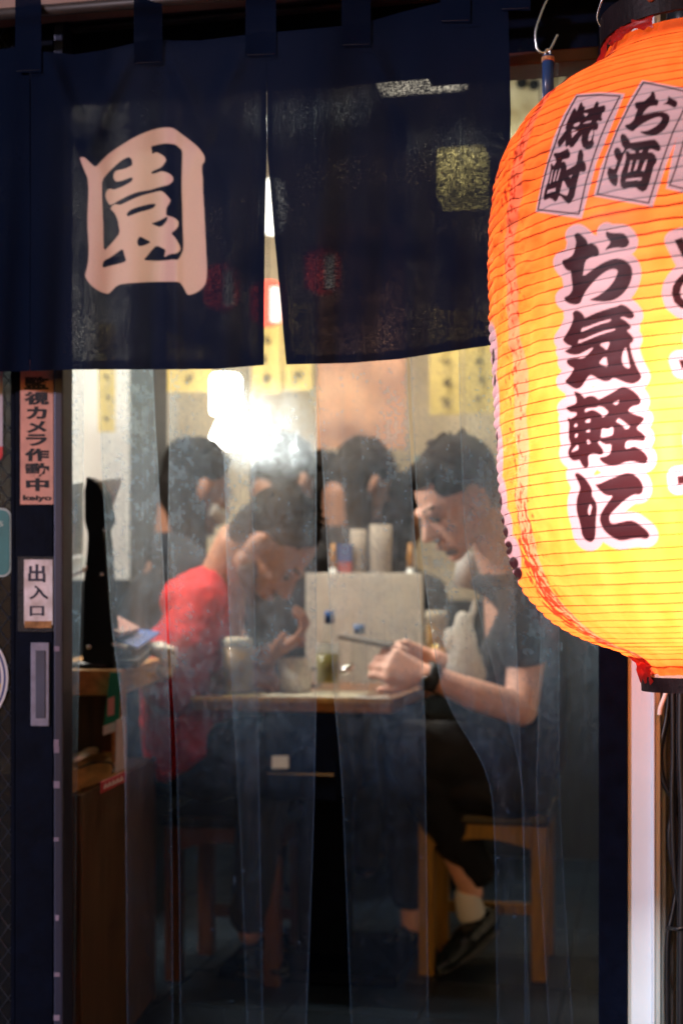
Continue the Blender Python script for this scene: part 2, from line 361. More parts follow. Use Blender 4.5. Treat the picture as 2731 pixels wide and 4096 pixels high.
# flat print: lettering as thin meshes on the facade
def text_mesh(ch, off=0.0):
    c = bpy.data.curves.new('t', 'FONT'); c.body = ch; c.offset = off; c.resolution_u = 3
    o = bpy.data.objects.new('t', c); COL.objects.link(o)
    dg = bpy.context.evaluated_depsgraph_get(); dg.update()
    me = o.evaluated_get(dg).to_mesh()
    V = np.array([v.co[:2] for v in me.vertices]); Fc = [tuple(p.vertices) for p in me.polygons]
    o.evaluated_get(dg).to_mesh_clear(); bpy.data.objects.remove(o); bpy.data.curves.remove(c)
    lo, hi = V.min(0), V.max(0); V = (V-lo)/(hi-lo); return V, Fc
def text_loops(ch, off=0.0):
    c = bpy.data.curves.new('t', 'FONT'); c.body = ch; c.offset = off
    o = bpy.data.objects.new('t', c); COL.objects.link(o)
    dg = bpy.context.evaluated_depsgraph_get(); dg.update()
    cu = o.to_curve(dg); loops = []
    for sp in cu.splines:
        b = sp.bezier_points; n = len(b); pts = []
        for i in range(n):
            p0, h0, h1, p1 = b[i].co, b[i].handle_right, b[(i+1)%n].handle_left, b[(i+1)%n].co
            for t in np.arange(0, 1, 0.25):
                q = p0*(1-t)**3+h0*3*t*(1-t)**2+h1*3*t*t*(1-t)+p1*t**3; pts.append((q.x, -q.y))
        loops.append(np.array(pts))
    o.to_curve_clear(); bpy.data.objects.remove(o); bpy.data.curves.remove(c)
    A = np.concatenate(loops); lo, hi = A.min(0), A.max(0)
    return [(l-lo)/(hi-lo) for l in loops]
def letters(name, cells, off, mat, parent, bold=0.025):
    vs, fs = [], []
    for ch, x0, y0, x1, y1 in cells:
        V, Fc = text_mesh(ch, bold); b = len(vs)
        vs += [Fp(x0+(x1-x0)*a, y1+(y0-y1)*c, off) for a, c in V]; fs += [tuple(b+i for i in f) for f in Fc]
    return obj(name, vs, fs, mat, parent)
st = thing('camera_notice', 'white vertical notice with black lettering and keiyo at its foot', 'notice', Fp(150, 2018, 0.012))
notice_pink = M('pink_lit_vinyl', (0.60, 0.29, 0.24), 0.6, 0.12, 40)  # white vinyl with red neon light put into its colour
fbox('plate', 82, 1440, 215, 2018, 0.0122, 0.0136, notice_pink, st, 0.0008)
letters('lettering', [('監',98,1506,196,1558),('視',98,1566,197,1620),('カ',105,1626,189,1677),('メ',106,1683,189,1732),('ラ',105,1736,190,1784),
        ('作',100,1793,198,1845),('動',101,1852,198,1907),('中',105,1912,197,1965)], 0.0141, ink, st, 0.045)
letters('lettering', [('keiyo',93,1980,208,2008)], 0.0141, ink, st, 0.04)
s2 = thing('entrance_notice', 'worn small white plate with three dark characters above the door handle', 'notice', Fp(150, 2520, 0.012))
fbox('holder', 72, 2226, 222, 2528, 0.0122, 0.0150, M('cracked_black_tape', (0.012,0.011,0.014), 0.6, 0.6, 60, bump=0.8), s2, 0.001)
worn = M('worn_white_plate', (0.66, 0.62, 0.70), 0.6, 0.25, 35, dark=(0.42,0.34,0.34))
fbox('plate', 97, 2238, 212, 2500, 0.0152, 0.0168, worn, s2, 0.0006)
fbox('torn_edge', 99, 2484, 208, 2512, 0.0153, 0.0172, M('brown_glue', (0.30,0.15,0.06), 0.8, 0.5, 80), s2, 0.0006)
letters('lettering', [('出',114,2257,183,2329),('入',117,2341,195,2398),('口',120,2424,178,2464)], 0.0173, M('faded_blue_black_ink', (0.03,0.03,0.06), 0.7, 0.4, 60), s2, 0.03)
def rounded(x0, y0, x1, y1, r, n=6):
    o = []
    for cx, cy_, a0 in ((x1-r,y0+r,-90),(x1-r,y1-r,0),(x0+r,y1-r,90),(x0+r,y0+r,180)):
        for i in range(n+1):
            a = math.radians(a0+90*i/n); o.append((cx+r*math.cos(a), cy_+r*math.sin(a)))
    return o
def flat(name, pts, off, th, mat, parent=None):
    bm = bmesh.new(); a = [bm.verts.new(Fp(x,y,off+th)) for x,y in pts]; b = [bm.verts.new(v.co-FN*th) for v in a]
    bm.faces.new(a); bm.faces.new(b[::-1]); n = len(a)
    for i in range(n): bm.faces.new((a[i],b[i],b[(i+1)%n],a[(i+1)%n]))
    return from_bm(name, bm, mat, parent)
def circ(cx, cy_, r, n=64): return [(cx+r*math.cos(2*math.pi*i/n), cy_+r*math.sin(2*math.pi*i/n)) for i in range(n)]
k1 = thing('teal_sticker', 'teal sticker with pale rounded outline on the wired glass', 'sticker', Fp(0, 2300, 0))
flat('outline', rounded(-180,2032,46,2308,36), 0.002, 0.0006, M('pale_outline',(0.35,0.42,0.45),0.5), k1)
flat('face', rounded(-173,2040,39,2300,31), 0.0029, 0.0004, M('teal_print',(0.02,0.16,0.18),0.5,0.25,20), k1)
letters('lettering', [('365',-60,2085,15,2106)], 0.0036, M('pale_lettering',(0.4,0.5,0.5),0.6), k1, 0.02)
k2 = thing('round_sticker', 'round white rimmed sticker in blue and yellow on the wired glass', 'sticker', Fp(0, 2830, 0))
flat('rim', circ(-195,2712,229), 0.002, 0.0006, M('white_vinyl',(0.62,0.62,0.70),0.5,0.05), k2)
flat('ring', circ(-195,2712,219), 0.0029, 0.0003, M('blue_vinyl',(0.015,0.035,0.22),0.5,0.1), k2)
flat('ring', circ(-195,2712,211), 0.0034, 0.0003, M('white_vinyl_b',(0.62,0.62,0.70),0.5,0.05), k2)
flat('face', circ(-195,2712,200), 0.0039, 0.0003, M('blue_vinyl_b',(0.015,0.035,0.22),0.5,0.1), k2)
flat('band', [(-195+200*math.cos(a),2712+200*math.sin(a)) for a in np.linspace(0.12,math.pi-0.12,40)], 0.0044, 0.0003, M('yellow_vinyl',(0.62,0.47,0.12),0.5,0.05), k2)
k3 = thing('red_white_sticker', 'white sticker with red lower end at the picture edge under the curtain', 'sticker', Fp(0, 1850, 0))
flat('face', rounded(-190,1470,12,1846,26), 0.002, 0.0006, M('lilac_white_vinyl',(0.42,0.38,0.48),0.5,0.08), k3)
flat('band', [(-188,1786),(12,1786)]+[(12,1822),(4,1840),(-12,1846),(-188,1846)], 0.0029, 0.0004, red_ink, k3)
# ------------------------------------------------------------------ flat print as signed distances
def sdf(pts, loops):                     # pts N x 2, even-odd over the loops; negative inside
    d2 = np.full(len(pts), 1e12); ins = np.zeros(len(pts), bool)
    for l in loops:
        a = np.asarray(l, float); b = np.roll(a, -1, 0)
        for (ax, ay), (bx, by) in zip(a, b):
            ex, ey = bx-ax, by-ay; L2 = ex*ex+ey*ey
            if L2 < 1e-9: continue
            wx, wy = pts[:,0]-ax, pts[:,1]-ay
            t = np.clip((wx*ex+wy*ey)/L2, 0, 1)
            d2 = np.minimum(d2, (wx-t*ex)**2+(wy-t*ey)**2)
            c = (ay > pts[:,1]) != (by > pts[:,1])
            if ey != 0: ins ^= c & (pts[:,0] < ax+ex*(pts[:,1]-ay)/ey)
    d = np.sqrt(d2); return np.where(ins, -d, d)
def chaikin(l, it=1):
    a = np.asarray(l, float)
    for _ in range(it):
        b = np.roll(a, -1, 0); a = np.stack([a*0.75+b*0.25, a*0.25+b*0.75], 1).reshape(-1, 2)
    return a
def T(s, ox, oy, k, it=1):
    out = []
    for part in s.split('|'):
        v = [float(t) for t in part.replace(';', ' ').replace(',', ' ').split()]
        out.append(chaikin(np.array(v).reshape(-1, 2)*k+np.array([ox, oy]), it))
    return out
def cov(pts, loops, grow=0, soft=2.2, pad=60):
    o = np.zeros(len(pts)); A = np.concatenate(loops); lo, hi = A.min(0)-pad, A.max(0)+pad
    m = (pts[:,0] > lo[0]) & (pts[:,0] < hi[0]) & (pts[:,1] > lo[1]) & (pts[:,1] < hi[1])
    if m.any(): o[m] = np.clip(0.5-(sdf(pts[m], loops)-grow)/(2*soft), 0, 1)
    return o
def stroke(pts, path, wd, soft=2.0):
    o = np.zeros(len(pts)); A = np.array(path, float); lo, hi = A.min(0)-20, A.max(0)+20
    m = (pts[:,0] > lo[0]) & (pts[:,0] < hi[0]) & (pts[:,1] > lo[1]) & (pts[:,1] < hi[1]); q = pts[m]
    d2 = np.full(len(q), 1e12)
    for (ax, ay), (bx, by) in zip(A[:-1], A[1:]):
        ex, ey = bx-ax, by-ay; wx, wy = q[:,0]-ax, q[:,1]-ay
        t = np.clip((wx*ex+wy*ey)/(ex*ex+ey*ey), 0, 1); d2 = np.minimum(d2, (wx-t*ex)**2+(wy-t*ey)**2)
    o[m] = np.clip(0.5-(np.sqrt(d2)-wd/2)/(2*soft), 0, 1); return o
def vnoise(x, y, seed=0):               # cheap smooth value noise
    xi, yi = np.floor(x).astype(int), np.floor(y).astype(int); fx, fy = x-xi, y-yi
    fx, fy = fx*fx*(3-2*fx), fy*fy*(3-2*fy)
    def h(a, b):
        n = (a*374761393+b*668265263+seed*974634541) & 0x7fffffff; n = ((n ^ (n >> 13))*1274126177) & 0x7fffffff
        return ((n ^ (n >> 16)) & 0xffff)/65535.0
    return (h(xi,yi)*(1-fx)+h(xi+1,yi)*fx)*(1-fy)+(h(xi,yi+1)*(1-fx)+h(xi+1,yi+1)*fx)*fy
def grid_obj(name, V, nr, nc, mat, parent=None, wrap=False, attrs={}):
    base = np.array(parent['_b']) if parent else np.zeros(3)
    i = np.arange(nr-1)[:,None]; j = np.arange(nc if wrap else nc-1)[None,:]; j2 = (j+1) % nc
    q = np.stack([i*nc+j, i*nc+j2, (i+1)*nc+j2, (i+1)*nc+j], -1).reshape(-1, 4)
    me = bpy.data.meshes.new(name); n = len(V); f = len(q)
    me.vertices.add(n); me.vertices.foreach_set('co', (V-base).astype(np.float32).ravel())
    me.loops.add(f*4); me.loops.foreach_set('vertex_index', q.astype(np.int32).ravel())
    me.polygons.add(f); me.polygons.foreach_set('loop_start', np.arange(0, f*4, 4, dtype=np.int32))
    me.update(calc_edges=True); me.polygons.foreach_set('use_smooth', np.ones(f, bool))
    for k, a in attrs.items():
        at = me.attributes.new(k, 'FLOAT', 'POINT'); at.data.foreach_set('value', a.astype(np.float32))
    me.materials.append(mat); me.validate(); me.update()
    o = bpy.data.objects.new(name, me); COL.objects.link(o)
    if parent: o.parent = parent
    o['_b'] = tuple(base); return o
def proj(V): d = V[:,1]; return np.stack([V[:,0]/d*F+1365.5, (CAMZ-V[:,2])/d*F+HOR], 1)

# ------------------------------------------------------------------ the paper lantern
K = 400/1568
O_ = T('340,203 300,225 292,250 325,340 310,420 280,545 200,600 130,622 105,640 105,685 150,760 200,800 243,798 245,900 275,1080 215,1180 150,1205 135,1225 150,1270 210,1310 290,1328 360,1320 400,1290 415,1240 470,1120 560,1010 650,910 780,810 860,775 930,768 965,785 975,810 950,890 880,1010 780,1110 650,1200 520,1252 620,1272 750,1282 880,1270 1000,1210 1100,1115 1170,1000 1205,870 1200,770 1170,700 1090,630 1000,605 930,605 820,635 700,695 580,780 430,890 440,790 470,635 540,590 590,570 650,572 685,540 685,490 660,425 620,385 550,358 510,388 495,320 440,260 370,205|795,170 840,195 920,205 1060,203 1110,245 1155,320 1155,370 1120,420 1060,440 980,430 880,440 770,480 800,430 870,352 810,285 785,230', 2220, 880, K)
KI = T('325,160 285,180 265,210 280,270 270,330 220,450 160,550 110,622 150,675 210,712 265,725 200,770 140,795 175,830 250,858 340,862 410,835 500,785 605,735 540,820 435,918 340,908 250,912 190,930 170,960 190,1010 240,1050 295,1072 250,1150 190,1230 140,1280 220,1345 300,1392 360,1395 420,1350 470,1260 540,1168 620,1205 720,1265 790,1280 850,1265 910,1218 1000,1255 1100,1300 1190,1318 1280,1295 1340,1235 1352,1190 1300,1100 1250,1000 1200,860 1170,730 1168,685 1210,660 1228,610 1190,550 1115,475 1165,460 1190,420 1150,370 1080,310 1005,275 1070,262 1130,290 1180,298 1225,275 1240,240 1200,170 1120,100 1040,65 1005,75 975,95 860,125 720,170 600,215 460,285 450,250 410,200 365,168|415,438 470,430 600,380 740,330 885,297 850,340 740,365 600,415 480,470 395,505|365,625 430,622 520,580 650,525 780,480 935,452 935,472 800,510 680,550 560,600 450,645 352,685|685,700 760,670 855,655 830,730 805,790 750,740|800,895 750,905 720,935 680,985 740,1020 820,1052 808,980|1105,735 1125,830 1150,960 1172,1075 1110,1060 1060,1020 1040,950 1045,860 1070,780', 2220, 1200, K)
KARU = T('310,138 285,150 315,215 330,270 325,330 250,358 160,388 185,430 235,468 330,470 330,515 270,550 240,568 200,552 180,572 215,640 205,760 210,900 245,970 205,1050 195,1110 215,1175 270,1228 330,1225 378,1212 395,1260 435,1325 475,1350 510,1325 525,1280 515,1200 515,1150 560,1122 620,1115 700,1142 745,1125 760,1085 730,1020 660,940 690,910 730,950 800,978 875,965 870,1050 855,1120 780,1160 690,1175 685,1200 740,1260 820,1300 900,1312 980,1300 1060,1262 1150,1235 1230,1240 1330,1270 1400,1275 1440,1240 1450,1180 1420,1120 1340,1050 1260,1005 1220,1000 1160,1025 1090,1040 1100,920 1200,908 1300,915 1390,918 1412,880 1405,835 1350,780 1265,720 1320,660 1380,600 1395,560 1370,535 1260,505 1125,445 1200,375 1260,365 1320,345 1345,300 1320,230 1250,150 1150,85 1060,62 1020,75 900,150 780,215 675,270 640,230 590,208 540,208 490,220 455,245 425,200 370,158|465,412 550,398 640,398 665,375 740,378 835,462 790,510 740,550 730,510 690,475 620,435 565,425 520,445 460,468|895,322 950,300 1003,275 985,320 952,355|985,562 1020,580 1100,640 1175,698 1105,738 1060,680 1010,640 945,612|728,712 780,725 830,732 870,700 895,695 908,730 900,825 820,845 708,868 718,800|295,655 340,645 342,690 297,702|468,600 545,565 542,632 475,628|305,810 350,798 345,855 308,868|482,755 540,728 540,780 485,778|490,905 520,898 560,945 500,972|245,1090 290,1030 355,968 362,1050 300,1075', 2220, 1530, K)
NI = T('340,118 295,145 350,250 390,350 370,430 340,500 325,620 335,750 380,900 400,1000 415,1100 470,1180 540,1213 590,1195 625,1130 632,1000 635,850 650,720 650,630 620,550 568,475 578,390 540,310 470,210 390,140|540,612 565,640 572,670 550,740 548,770 530,788 515,760 510,720 520,660|605,298 680,300 800,240 950,180 1080,125 1190,122 1260,165 1330,230 1370,310 1378,390 1350,450 1300,468 1240,460 1150,505 1050,580 940,690 870,760 845,810 845,860 870,915 930,918 1050,890 1150,868 1240,878 1340,950 1440,1030 1475,1090 1465,1140 1410,1162 1310,1142 1180,1160 1050,1190 960,1175 850,1110 760,1030 710,930 690,850 710,760 770,660 840,560 905,480 800,482 720,430', 2220, 1860, K)
K1 = 360/1568
SHO = T('800,205 770,240 720,370 690,310 660,330 610,430 545,570 520,660 530,700 470,780 385,890 385,930 405,1000 440,980 520,880 520,960 530,1000 580,965 610,1010 660,990 740,880 800,790 795,900 820,990 880,1035 940,1038 1000,990 1025,930 1005,860 1020,780 1025,700 1070,700 1095,650 1095,590 1065,545 1100,540 1150,545 1165,510 1150,470 1165,400 1200,385 1222,330 1215,280 1190,262 1100,290 1105,230 1080,195 1050,210 1010,300 860,345 860,290 830,275 815,225|835,580 900,545 975,535 960,560 880,580|660,610 700,580 765,560 770,590 740,625 680,640|635,690 670,690 740,715 640,830 630,760|975,700 1005,700 1000,780 960,880 930,890 920,850 935,770|835,410 870,405 915,410 895,450 875,460', 2140, 360, K1, 0)
CHU = T('555,1015 520,1040 420,1090 330,1095 312,1135 350,1200 360,1250 320,1320 280,1280 262,1290 265,1370 240,1500 210,1620 175,1700 150,1800 140,1890 155,1925 250,1885 300,1910 340,1950 380,1920 410,1850 440,1850 510,1930 570,1985 620,1960 680,1850 720,1650 760,1480 780,1420 830,1435 875,1410 885,1350 875,1280 850,1240 830,1230 840,1130 820,1060 790,1030 755,1060 735,1130 725,1230 700,1300 620,1350 545,1390 545,1330 520,1260 490,1240 460,1250 470,1215 570,1195 605,1160 605,1100 580,1040|480,1580 510,1610 550,1700 585,1720 575,1780 550,1840 480,1820 425,1790|290,1400 310,1400 260,1630 242,1625|355,1400 375,1395 330,1590 305,1590|420,1380 440,1370 385,1580 362,1580|215,1745 350,1710 345,1765 290,1770 205,1805|590,1500 635,1485 615,1535', 2140, 360, K1, 0)
K2 = 361/1568
O2 = T('1035,240 1005,265 1000,310 920,380 890,410 760,425 728,440 725,500 745,545 775,555 740,630 710,740 620,815 565,815 550,850 610,910 690,945 720,910 830,820 980,735 1120,685 1180,690 1195,720 1160,790 1060,870 930,930 795,935 880,990 1000,1015 1110,1000 1230,920 1310,810 1338,700 1310,640 1250,605 1160,590 1020,610 855,658 890,590 970,505 1050,490 1120,495 1140,430 1130,385 1085,370 1085,330 1070,260|1315,320 1300,340 1295,420 1200,470 1290,465 1360,500 1400,525 1440,515 1468,460 1455,410 1400,380 1335,345', 2370, 310, K2)
SAKE = T('505,975 475,1020 475,1080 500,1180 545,1240 520,1290 495,1300 470,1240 430,1212 385,1225 360,1290 375,1370 420,1450 380,1580 355,1590 300,1560 260,1580 245,1660 270,1770 320,1850 370,1890 410,1885 435,1800 437,1710 415,1670 470,1520 540,1330 590,1255 640,1240 720,1275 735,1310 650,1320 600,1272 565,1300 570,1400 545,1520 490,1660 468,1800 480,1890 530,1942 620,1915 740,1910 800,1960 860,1990 930,1950 975,1840 1030,1640 1060,1530 1105,1470 1110,1430 1080,1350 1030,1300 965,1300 960,1260 1010,1245 1060,1260 1130,1285 1170,1260 1175,1210 1130,1130 1075,1075 1000,1080 850,1105 655,1135 620,1070 560,990|650,1445 685,1445 640,1640 605,1650|760,1440 800,1445 755,1600 705,1630|905,1440 945,1435 885,1635 838,1615|575,1765 700,1745 845,1740 830,1795 760,1782 650,1795 570,1800|810,1270 855,1270 845,1300 805,1300', 2370, 310, K2, 0)
def Q(s, ox, oy, k): v = np.array([float(t) for t in s.replace(',', ' ').split()]).reshape(-1,2); return v*k+np.array([ox,oy])
LAB1 = Q('715,72 1100,40 1320,45 1555,65 1480,250 1060,1280 805,2245 0,2120 120,1560 310,850 480,450 640,180', 2140, 360, K1)
FR1 = Q('720,110 560,400 430,680 330,980 220,1280 120,1680 45,2085 755,2160 880,1600 1000,1200 1130,830 1280,480 1470,105 1080,85 720,110', 2140, 360, K1)
LAB2 = Q('850,45 1560,180 1800,260 1568,760 1280,1500 1035,2250 10,2060 130,1560 400,900 640,380', 2370, 310, K2)
FR2 = Q('875,85 640,480 430,900 260,1340 75,2025 965,2180 1150,1600 1380,960 1568,570 1720,300 1568,235 1250,160 875,85', 2370, 310, K2)
LAB3 = Q('1568,730 1460,980 1370,1380 1265,1930 1900,2080 2400,2150 2480,1500 2560,700 2560,420 1760,330', 2370, 310, K2)
FR3 = Q('1568,1130 1430,1600 1330,1870 1900,2010 2330,2060 2420,1500 2490,720 1800,480 1700,760 1568,1130', 2370, 310, K2)

LD = 1.75; MPX = LD/F
LC = P(2780, 1425, LD); TILT = math.radians(2.0)
prof_px = [(188,312),(230,330),(249,346),(286,395),(329,475),(366,545),(440,633),(530,705),(604,745),(705,778),(827,799),(954,810),(1200,814),(1536,810),(1854,802),(2050,792),(2197,770),(2314,730),(2388,684),(2462,612),(2526,516),(2566,425),(2598,340),(2640,278),(2690,252)]
pz = np.array([(1425-y)*MPX for y, r in prof_px]); pr = np.array([r*MPX/1.0097 for y, r in prof_px])
tt = np.arange(len(pz)); td = np.linspace(0, len(pz)-1, 2000)
def cr(v):
    q = np.concatenate([[2*v[0]-v[1]], v, [2*v[-1]-v[-2]]]); i = np.minimum(td.astype(int), len(v)-2); t = td-i
    a, b, c, d = q[i], q[i+1], q[i+2], q[i+3]
    return 0.5*(2*b+(c-a)*t+(2*a-5*b+4*c-d)*t**2+(3*b-a-3*c+d)*t**3)
zd, rd_ = cr(pz), cr(pr)
arc = np.concatenate([[0], np.cumsum(np.hypot(np.diff(zd), np.diff(rd_)))])
NRIB = int(arc[-1]/0.01335); SP = arc[-1]/NRIB
sa = np.linspace(0, arc[-1], 700)
zz, rr = np.interp(sa, arc, zd), np.interp(sa, arc, rd_)
face_ang = math.atan2(-LC.y, -LC.x)
ph = np.concatenate([np.arange(-100, 100, 0.285), np.arange(100, 260, 2.5)])      # degrees from the camera-facing meridian
th = face_ang-np.radians(ph)                         # + = to the left in the picture
scal = np.abs(np.sin(np.pi*sa/SP))**0.8
nr, nc = len(sa), len(ph)
wob = (vnoise(np.add.outer(sa*60, 0*ph), np.add.outer(0*sa, ph*0.16), 3)-0.5)*0.0022
left = np.exp(-((ph[None,:]-62)/22)**2)
wob = wob*(0.5+1.6*left)+(vnoise(np.add.outer(sa*160, 0*ph)+ph[None,:]*0.08, np.add.outer(0*sa, ph*0.5), 5)-0.5)*0.0012*left
limb = np.clip((np.abs(ph)-58)/24, 0, 1)**2
rad = rr[:,None]+scal[:,None]*(0.00035+0.0026*limb[None,:])-0.0003+wob
X = rad*np.cos(th)[None,:]; Yv = rad*np.sin(th)[None,:]; Z = np.repeat(zz[:,None], nc, 1)
# hang it with a slight lean
ct, s_t = math.cos(TILT), math.sin(TILT)
WX = X*ct-Z*s_t+LC.x; WZ = X*s_t+Z*ct+LC.z; WY = Yv+LC.y
V = np.stack([WX, WY, WZ], -1).reshape(-1, 3)
px = proj(V); PH = np.repeat(ph[None,:], nr, 0).ravel(); SS = np.repeat(sa[:,None], nc, 1).ravel()
front = np.abs(PH) < 88
halo = np.zeros(len(V)); inkA = np.zeros(len(V))
fi = np.where(front)[0]; pf = px[fi]
h = np.zeros(len(fi)); g = np.zeros(len(fi))
for gl in (O_, KI, KARU, NI):
    h = np.maximum(h, cov(pf, gl, 36, 2.2, 90)); g = np.maximum(g, cov(pf, gl))
for gl in (SHO, CHU, O2, SAKE): g = np.maximum(g, cov(pf, gl, 0, 2))
for lab in (LAB1, LAB2, LAB3): h = np.maximum(h, cov(pf, [lab]))
for f_ in (FR1, FR2, FR3): g = np.maximum(g, stroke(pf, f_, 6))
for ch, x0, y0, x1, y1 in (('ど',2684,930,3010,1250),('う',2712,1330,3010,1640),('ぞ',2706,1730,3040,2110)):
    lp = [l*np.array([x1-x0, y1-y0])+np.array([x0,y0]) for l in text_loops(ch, 0.05)]
    h = np.maximum(h, cov(pf, lp, 40, 2.2, 90)); g = np.maximum(g, cov(pf, lp))
# the next column of print, seen edge-on along the left limb
for x, y, a, b_ in ((1962,1420,14,90),(1972,1640,12,120),(1984,1830,14,110),(1988,2010,26,80),(2010,2120,26,55),(2040,2250,30,70)):
    h = np.maximum(h, np.clip(0.5-(np.hypot((pf[:,0]-x)/(a+13), (pf[:,1]-y)/(b_+40))-1)*6, 0, 1))
for x, y, a, b_ in ((1972,1425,5,30),(1978,1520,4,26),(1986,1760,4,36),(1992,2010,15,42),(2005,2085,12,24),(2018,2130,13,26),(2032,2192,16,28),(2052,2255,20,26),(2070,2296,18,26)):
    g = np.maximum(g, np.clip(0.5-(np.hypot((pf[:,0]-x)/a, (pf[:,1]-y)/b_)-1)*4, 0, 1))
halo[fi] = h; inkA[fi] = g
c0 = 55.6+1.6*np.sin(SS*22)+0.8*np.sin(SS*61+1)
tape = np.clip(0.5-(np.abs(PH-c0)-3.4)/0.7, 0, 1)
for off_ in (-122, 130, 190): tape = np.maximum(tape, np.clip(0.5-(np.abs(PH-c0+off_)-3.4)/2, 0, 1))
tape2 = np.maximum(np.clip(0.5-(np.abs(PH-40.5)-0.9)/0.7, 0, 1), np.clip(0.5-(np.abs(PH-29)-0.7)/0.7, 0, 1))*0.35
tape2 = np.maximum(tape2, np.clip(0.5-(np.abs(PH+1)-1.0)/0.7, 0, 1)*0.35)
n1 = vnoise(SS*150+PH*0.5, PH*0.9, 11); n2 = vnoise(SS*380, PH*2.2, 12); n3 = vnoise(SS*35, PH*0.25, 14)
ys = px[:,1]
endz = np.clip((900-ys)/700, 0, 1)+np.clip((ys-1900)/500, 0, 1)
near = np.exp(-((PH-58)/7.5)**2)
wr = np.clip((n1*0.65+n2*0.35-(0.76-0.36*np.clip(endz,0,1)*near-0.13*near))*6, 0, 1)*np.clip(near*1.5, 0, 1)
mott = np.clip((n3-0.5)*1.6, -0.5, 0.5)*0.5+(n2-0.5)*0.12
pm_ = bpy.data.materials.new('lantern_paper'); nt_, N, L = nodes(pm_)
out = N.new('ShaderNodeOutputMaterial')
def attr(n): a = N.new('ShaderNodeAttribute'); a.attribute_name = n; return a.outputs['Fac']
def mixc(fac, a, b):
    m = N.new('ShaderNodeMix'); m.data_type = 'RGBA'; L.new(fac, m.inputs['Factor'])
    for s, i in ((a, 6), (b, 7)):
        if isinstance(s, tuple): m.inputs[i].default_value = (*s, 1)
        else: L.new(s, m.inputs[i])
    return m.outputs[2]
aw, at_, a2, ah, ai, am = attr('wrinkle'), attr('tape'), attr('seam'), attr('halo'), attr('ink'), attr('mottle')
tr = mixc(am, (0.84, 0.122, 0.014), (0.95, 0.170, 0.030))
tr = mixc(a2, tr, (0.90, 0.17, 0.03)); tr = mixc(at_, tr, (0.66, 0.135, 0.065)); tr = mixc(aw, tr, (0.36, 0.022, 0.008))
tr = mixc(ah, tr, (0.185, 0.090, 0.101)); tr = mixc(ai, tr, (0.014, 0.0025, 0.003))
rf = mixc(at_, (0.26, 0.045, 0.018), (0.25, 0.03, 0.015)); rf = mixc(aw, rf, (0.18, 0.02, 0.012)); rf = mixc(ah, rf, (0.76, 0.68, 0.76)); rf = mixc(ai, rf, (0.02, 0.018, 0.03))
td_ = N.new('ShaderNodeBsdfTranslucent'); L.new(tr, td_.inputs[0])
dd = N.new('ShaderNodeBsdfPrincipled'); L.new(rf, dd.inputs['Base Color']); dd.inputs['Roughness'].default_value = 0.45; dd.inputs['Specular IOR Level'].default_value = 0.25
mx = N.new('ShaderNodeMixShader'); mx.inputs[0].default_value = 0.45
L.new(dd.outputs[0], mx.inputs[1]); L.new(td_.outputs[0], mx.inputs[2]); L.new(mx.outputs[0], out.inputs[0])
lan = thing('paper_lantern', 'big lit orange paper lantern with black lettering at the right', 'lantern', tuple(LC))
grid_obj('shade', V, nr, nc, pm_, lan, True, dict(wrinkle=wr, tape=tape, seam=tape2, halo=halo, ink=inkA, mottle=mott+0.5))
def LW(r, a, z):                         # lantern frame -> world
    x, y = r*math.cos(a), r*math.sin(a); return Vector((x*ct-z*s_t+LC.x, y+LC.y, x*s_t+z*ct+LC.z))
rib_m = M('rust_red_rib', (0.16, 0.022, 0.008), 0.6, 0.2)
for k in range(1, NRIB):
    zc, rc = np.interp(k*SP, arc, zd), np.interp(k*SP, arc, rd_)-0.0008
    if k in (1,): continue
    bm = bmesh.new(); n = 72
    jit = random.uniform(-0.0012, 0.0012); p0 = random.uniform(0, 6)
    pts = [LW(rc, 2*math.pi*i/n, zc+jit*math.sin(2*math.pi*i/n+p0)) for i in range(n)]
    rings = []
    for i in range(n):
        a = 2*math.pi*i/n; c = pts[i]; e = (LW(rc+1, a, zc)-LW(rc, a, zc)); f_ = Vector((-s_t, 0, ct))
        rings.append([bm.verts.new(c+(e*math.cos(b)+f_*math.sin(b))*0.0005) for b in (0, math.pi/2, math.pi, 3*math.pi/2)])
    for i in range(n):
        for q in range(4): bm.faces.new((rings[i][q], rings[(i+1)%n][q], rings[(i+1)%n][(q+1)%4], rings[i][(q+1)%4]))
    from_bm('rib', bm, rib_m, lan)
def ring(name, r, z0, z1, th_, mat, seg=96):
    prof = [(r-th_, z0), (r, z0), (r, z1), (r-th_, z1)]; vs, fs = [], []
    for i in range(seg):
        for rad_, z in prof: vs.append(LW(rad_, 2*math.pi*i/seg, z))
    for i in range(seg):
        for q in range(4): fs.append((i*4+q, ((i+1)%seg)*4+q, ((i+1)%seg)*4+(q+1)%4, i*4+(q+1)%4))
    return obj(name, vs, fs, mat, lan)
cap_m = M('black_lacquer_ring', (0.010, 0.007, 0.010), 0.5, 0.4, 40, bump=0.2, spec=0.12)
zt = (1425-150)*MPX
tr_ = ring('top_ring', 332*MPX, zt-0.004, zt+0.028, 0.006, cap_m)
a_b = face_ang-math.radians(21)
lathe('bolt', LW(332*MPX, a_b, zt+0.016), [(0.0055,0),(0.0055,0.002),(0.003,0.0035)], M('rusty_bolt',(0.25,0.10,0.06),0.5,0.3,metal=0.5), tr_, 16, LW(1,a_b,0)-LW(0,a_b,0))
zb = (1425-2730)*MPX
br = ring('bottom_ring', 258*MPX, zb-0.008, zb+0.010, 0.006, cap_m)
ring('inner_sleeve', 250*MPX, zb-0.002, zb+0.020, 0.003, M('white_sleeve',(0.6,0.55,0.48),0.6,0.1))
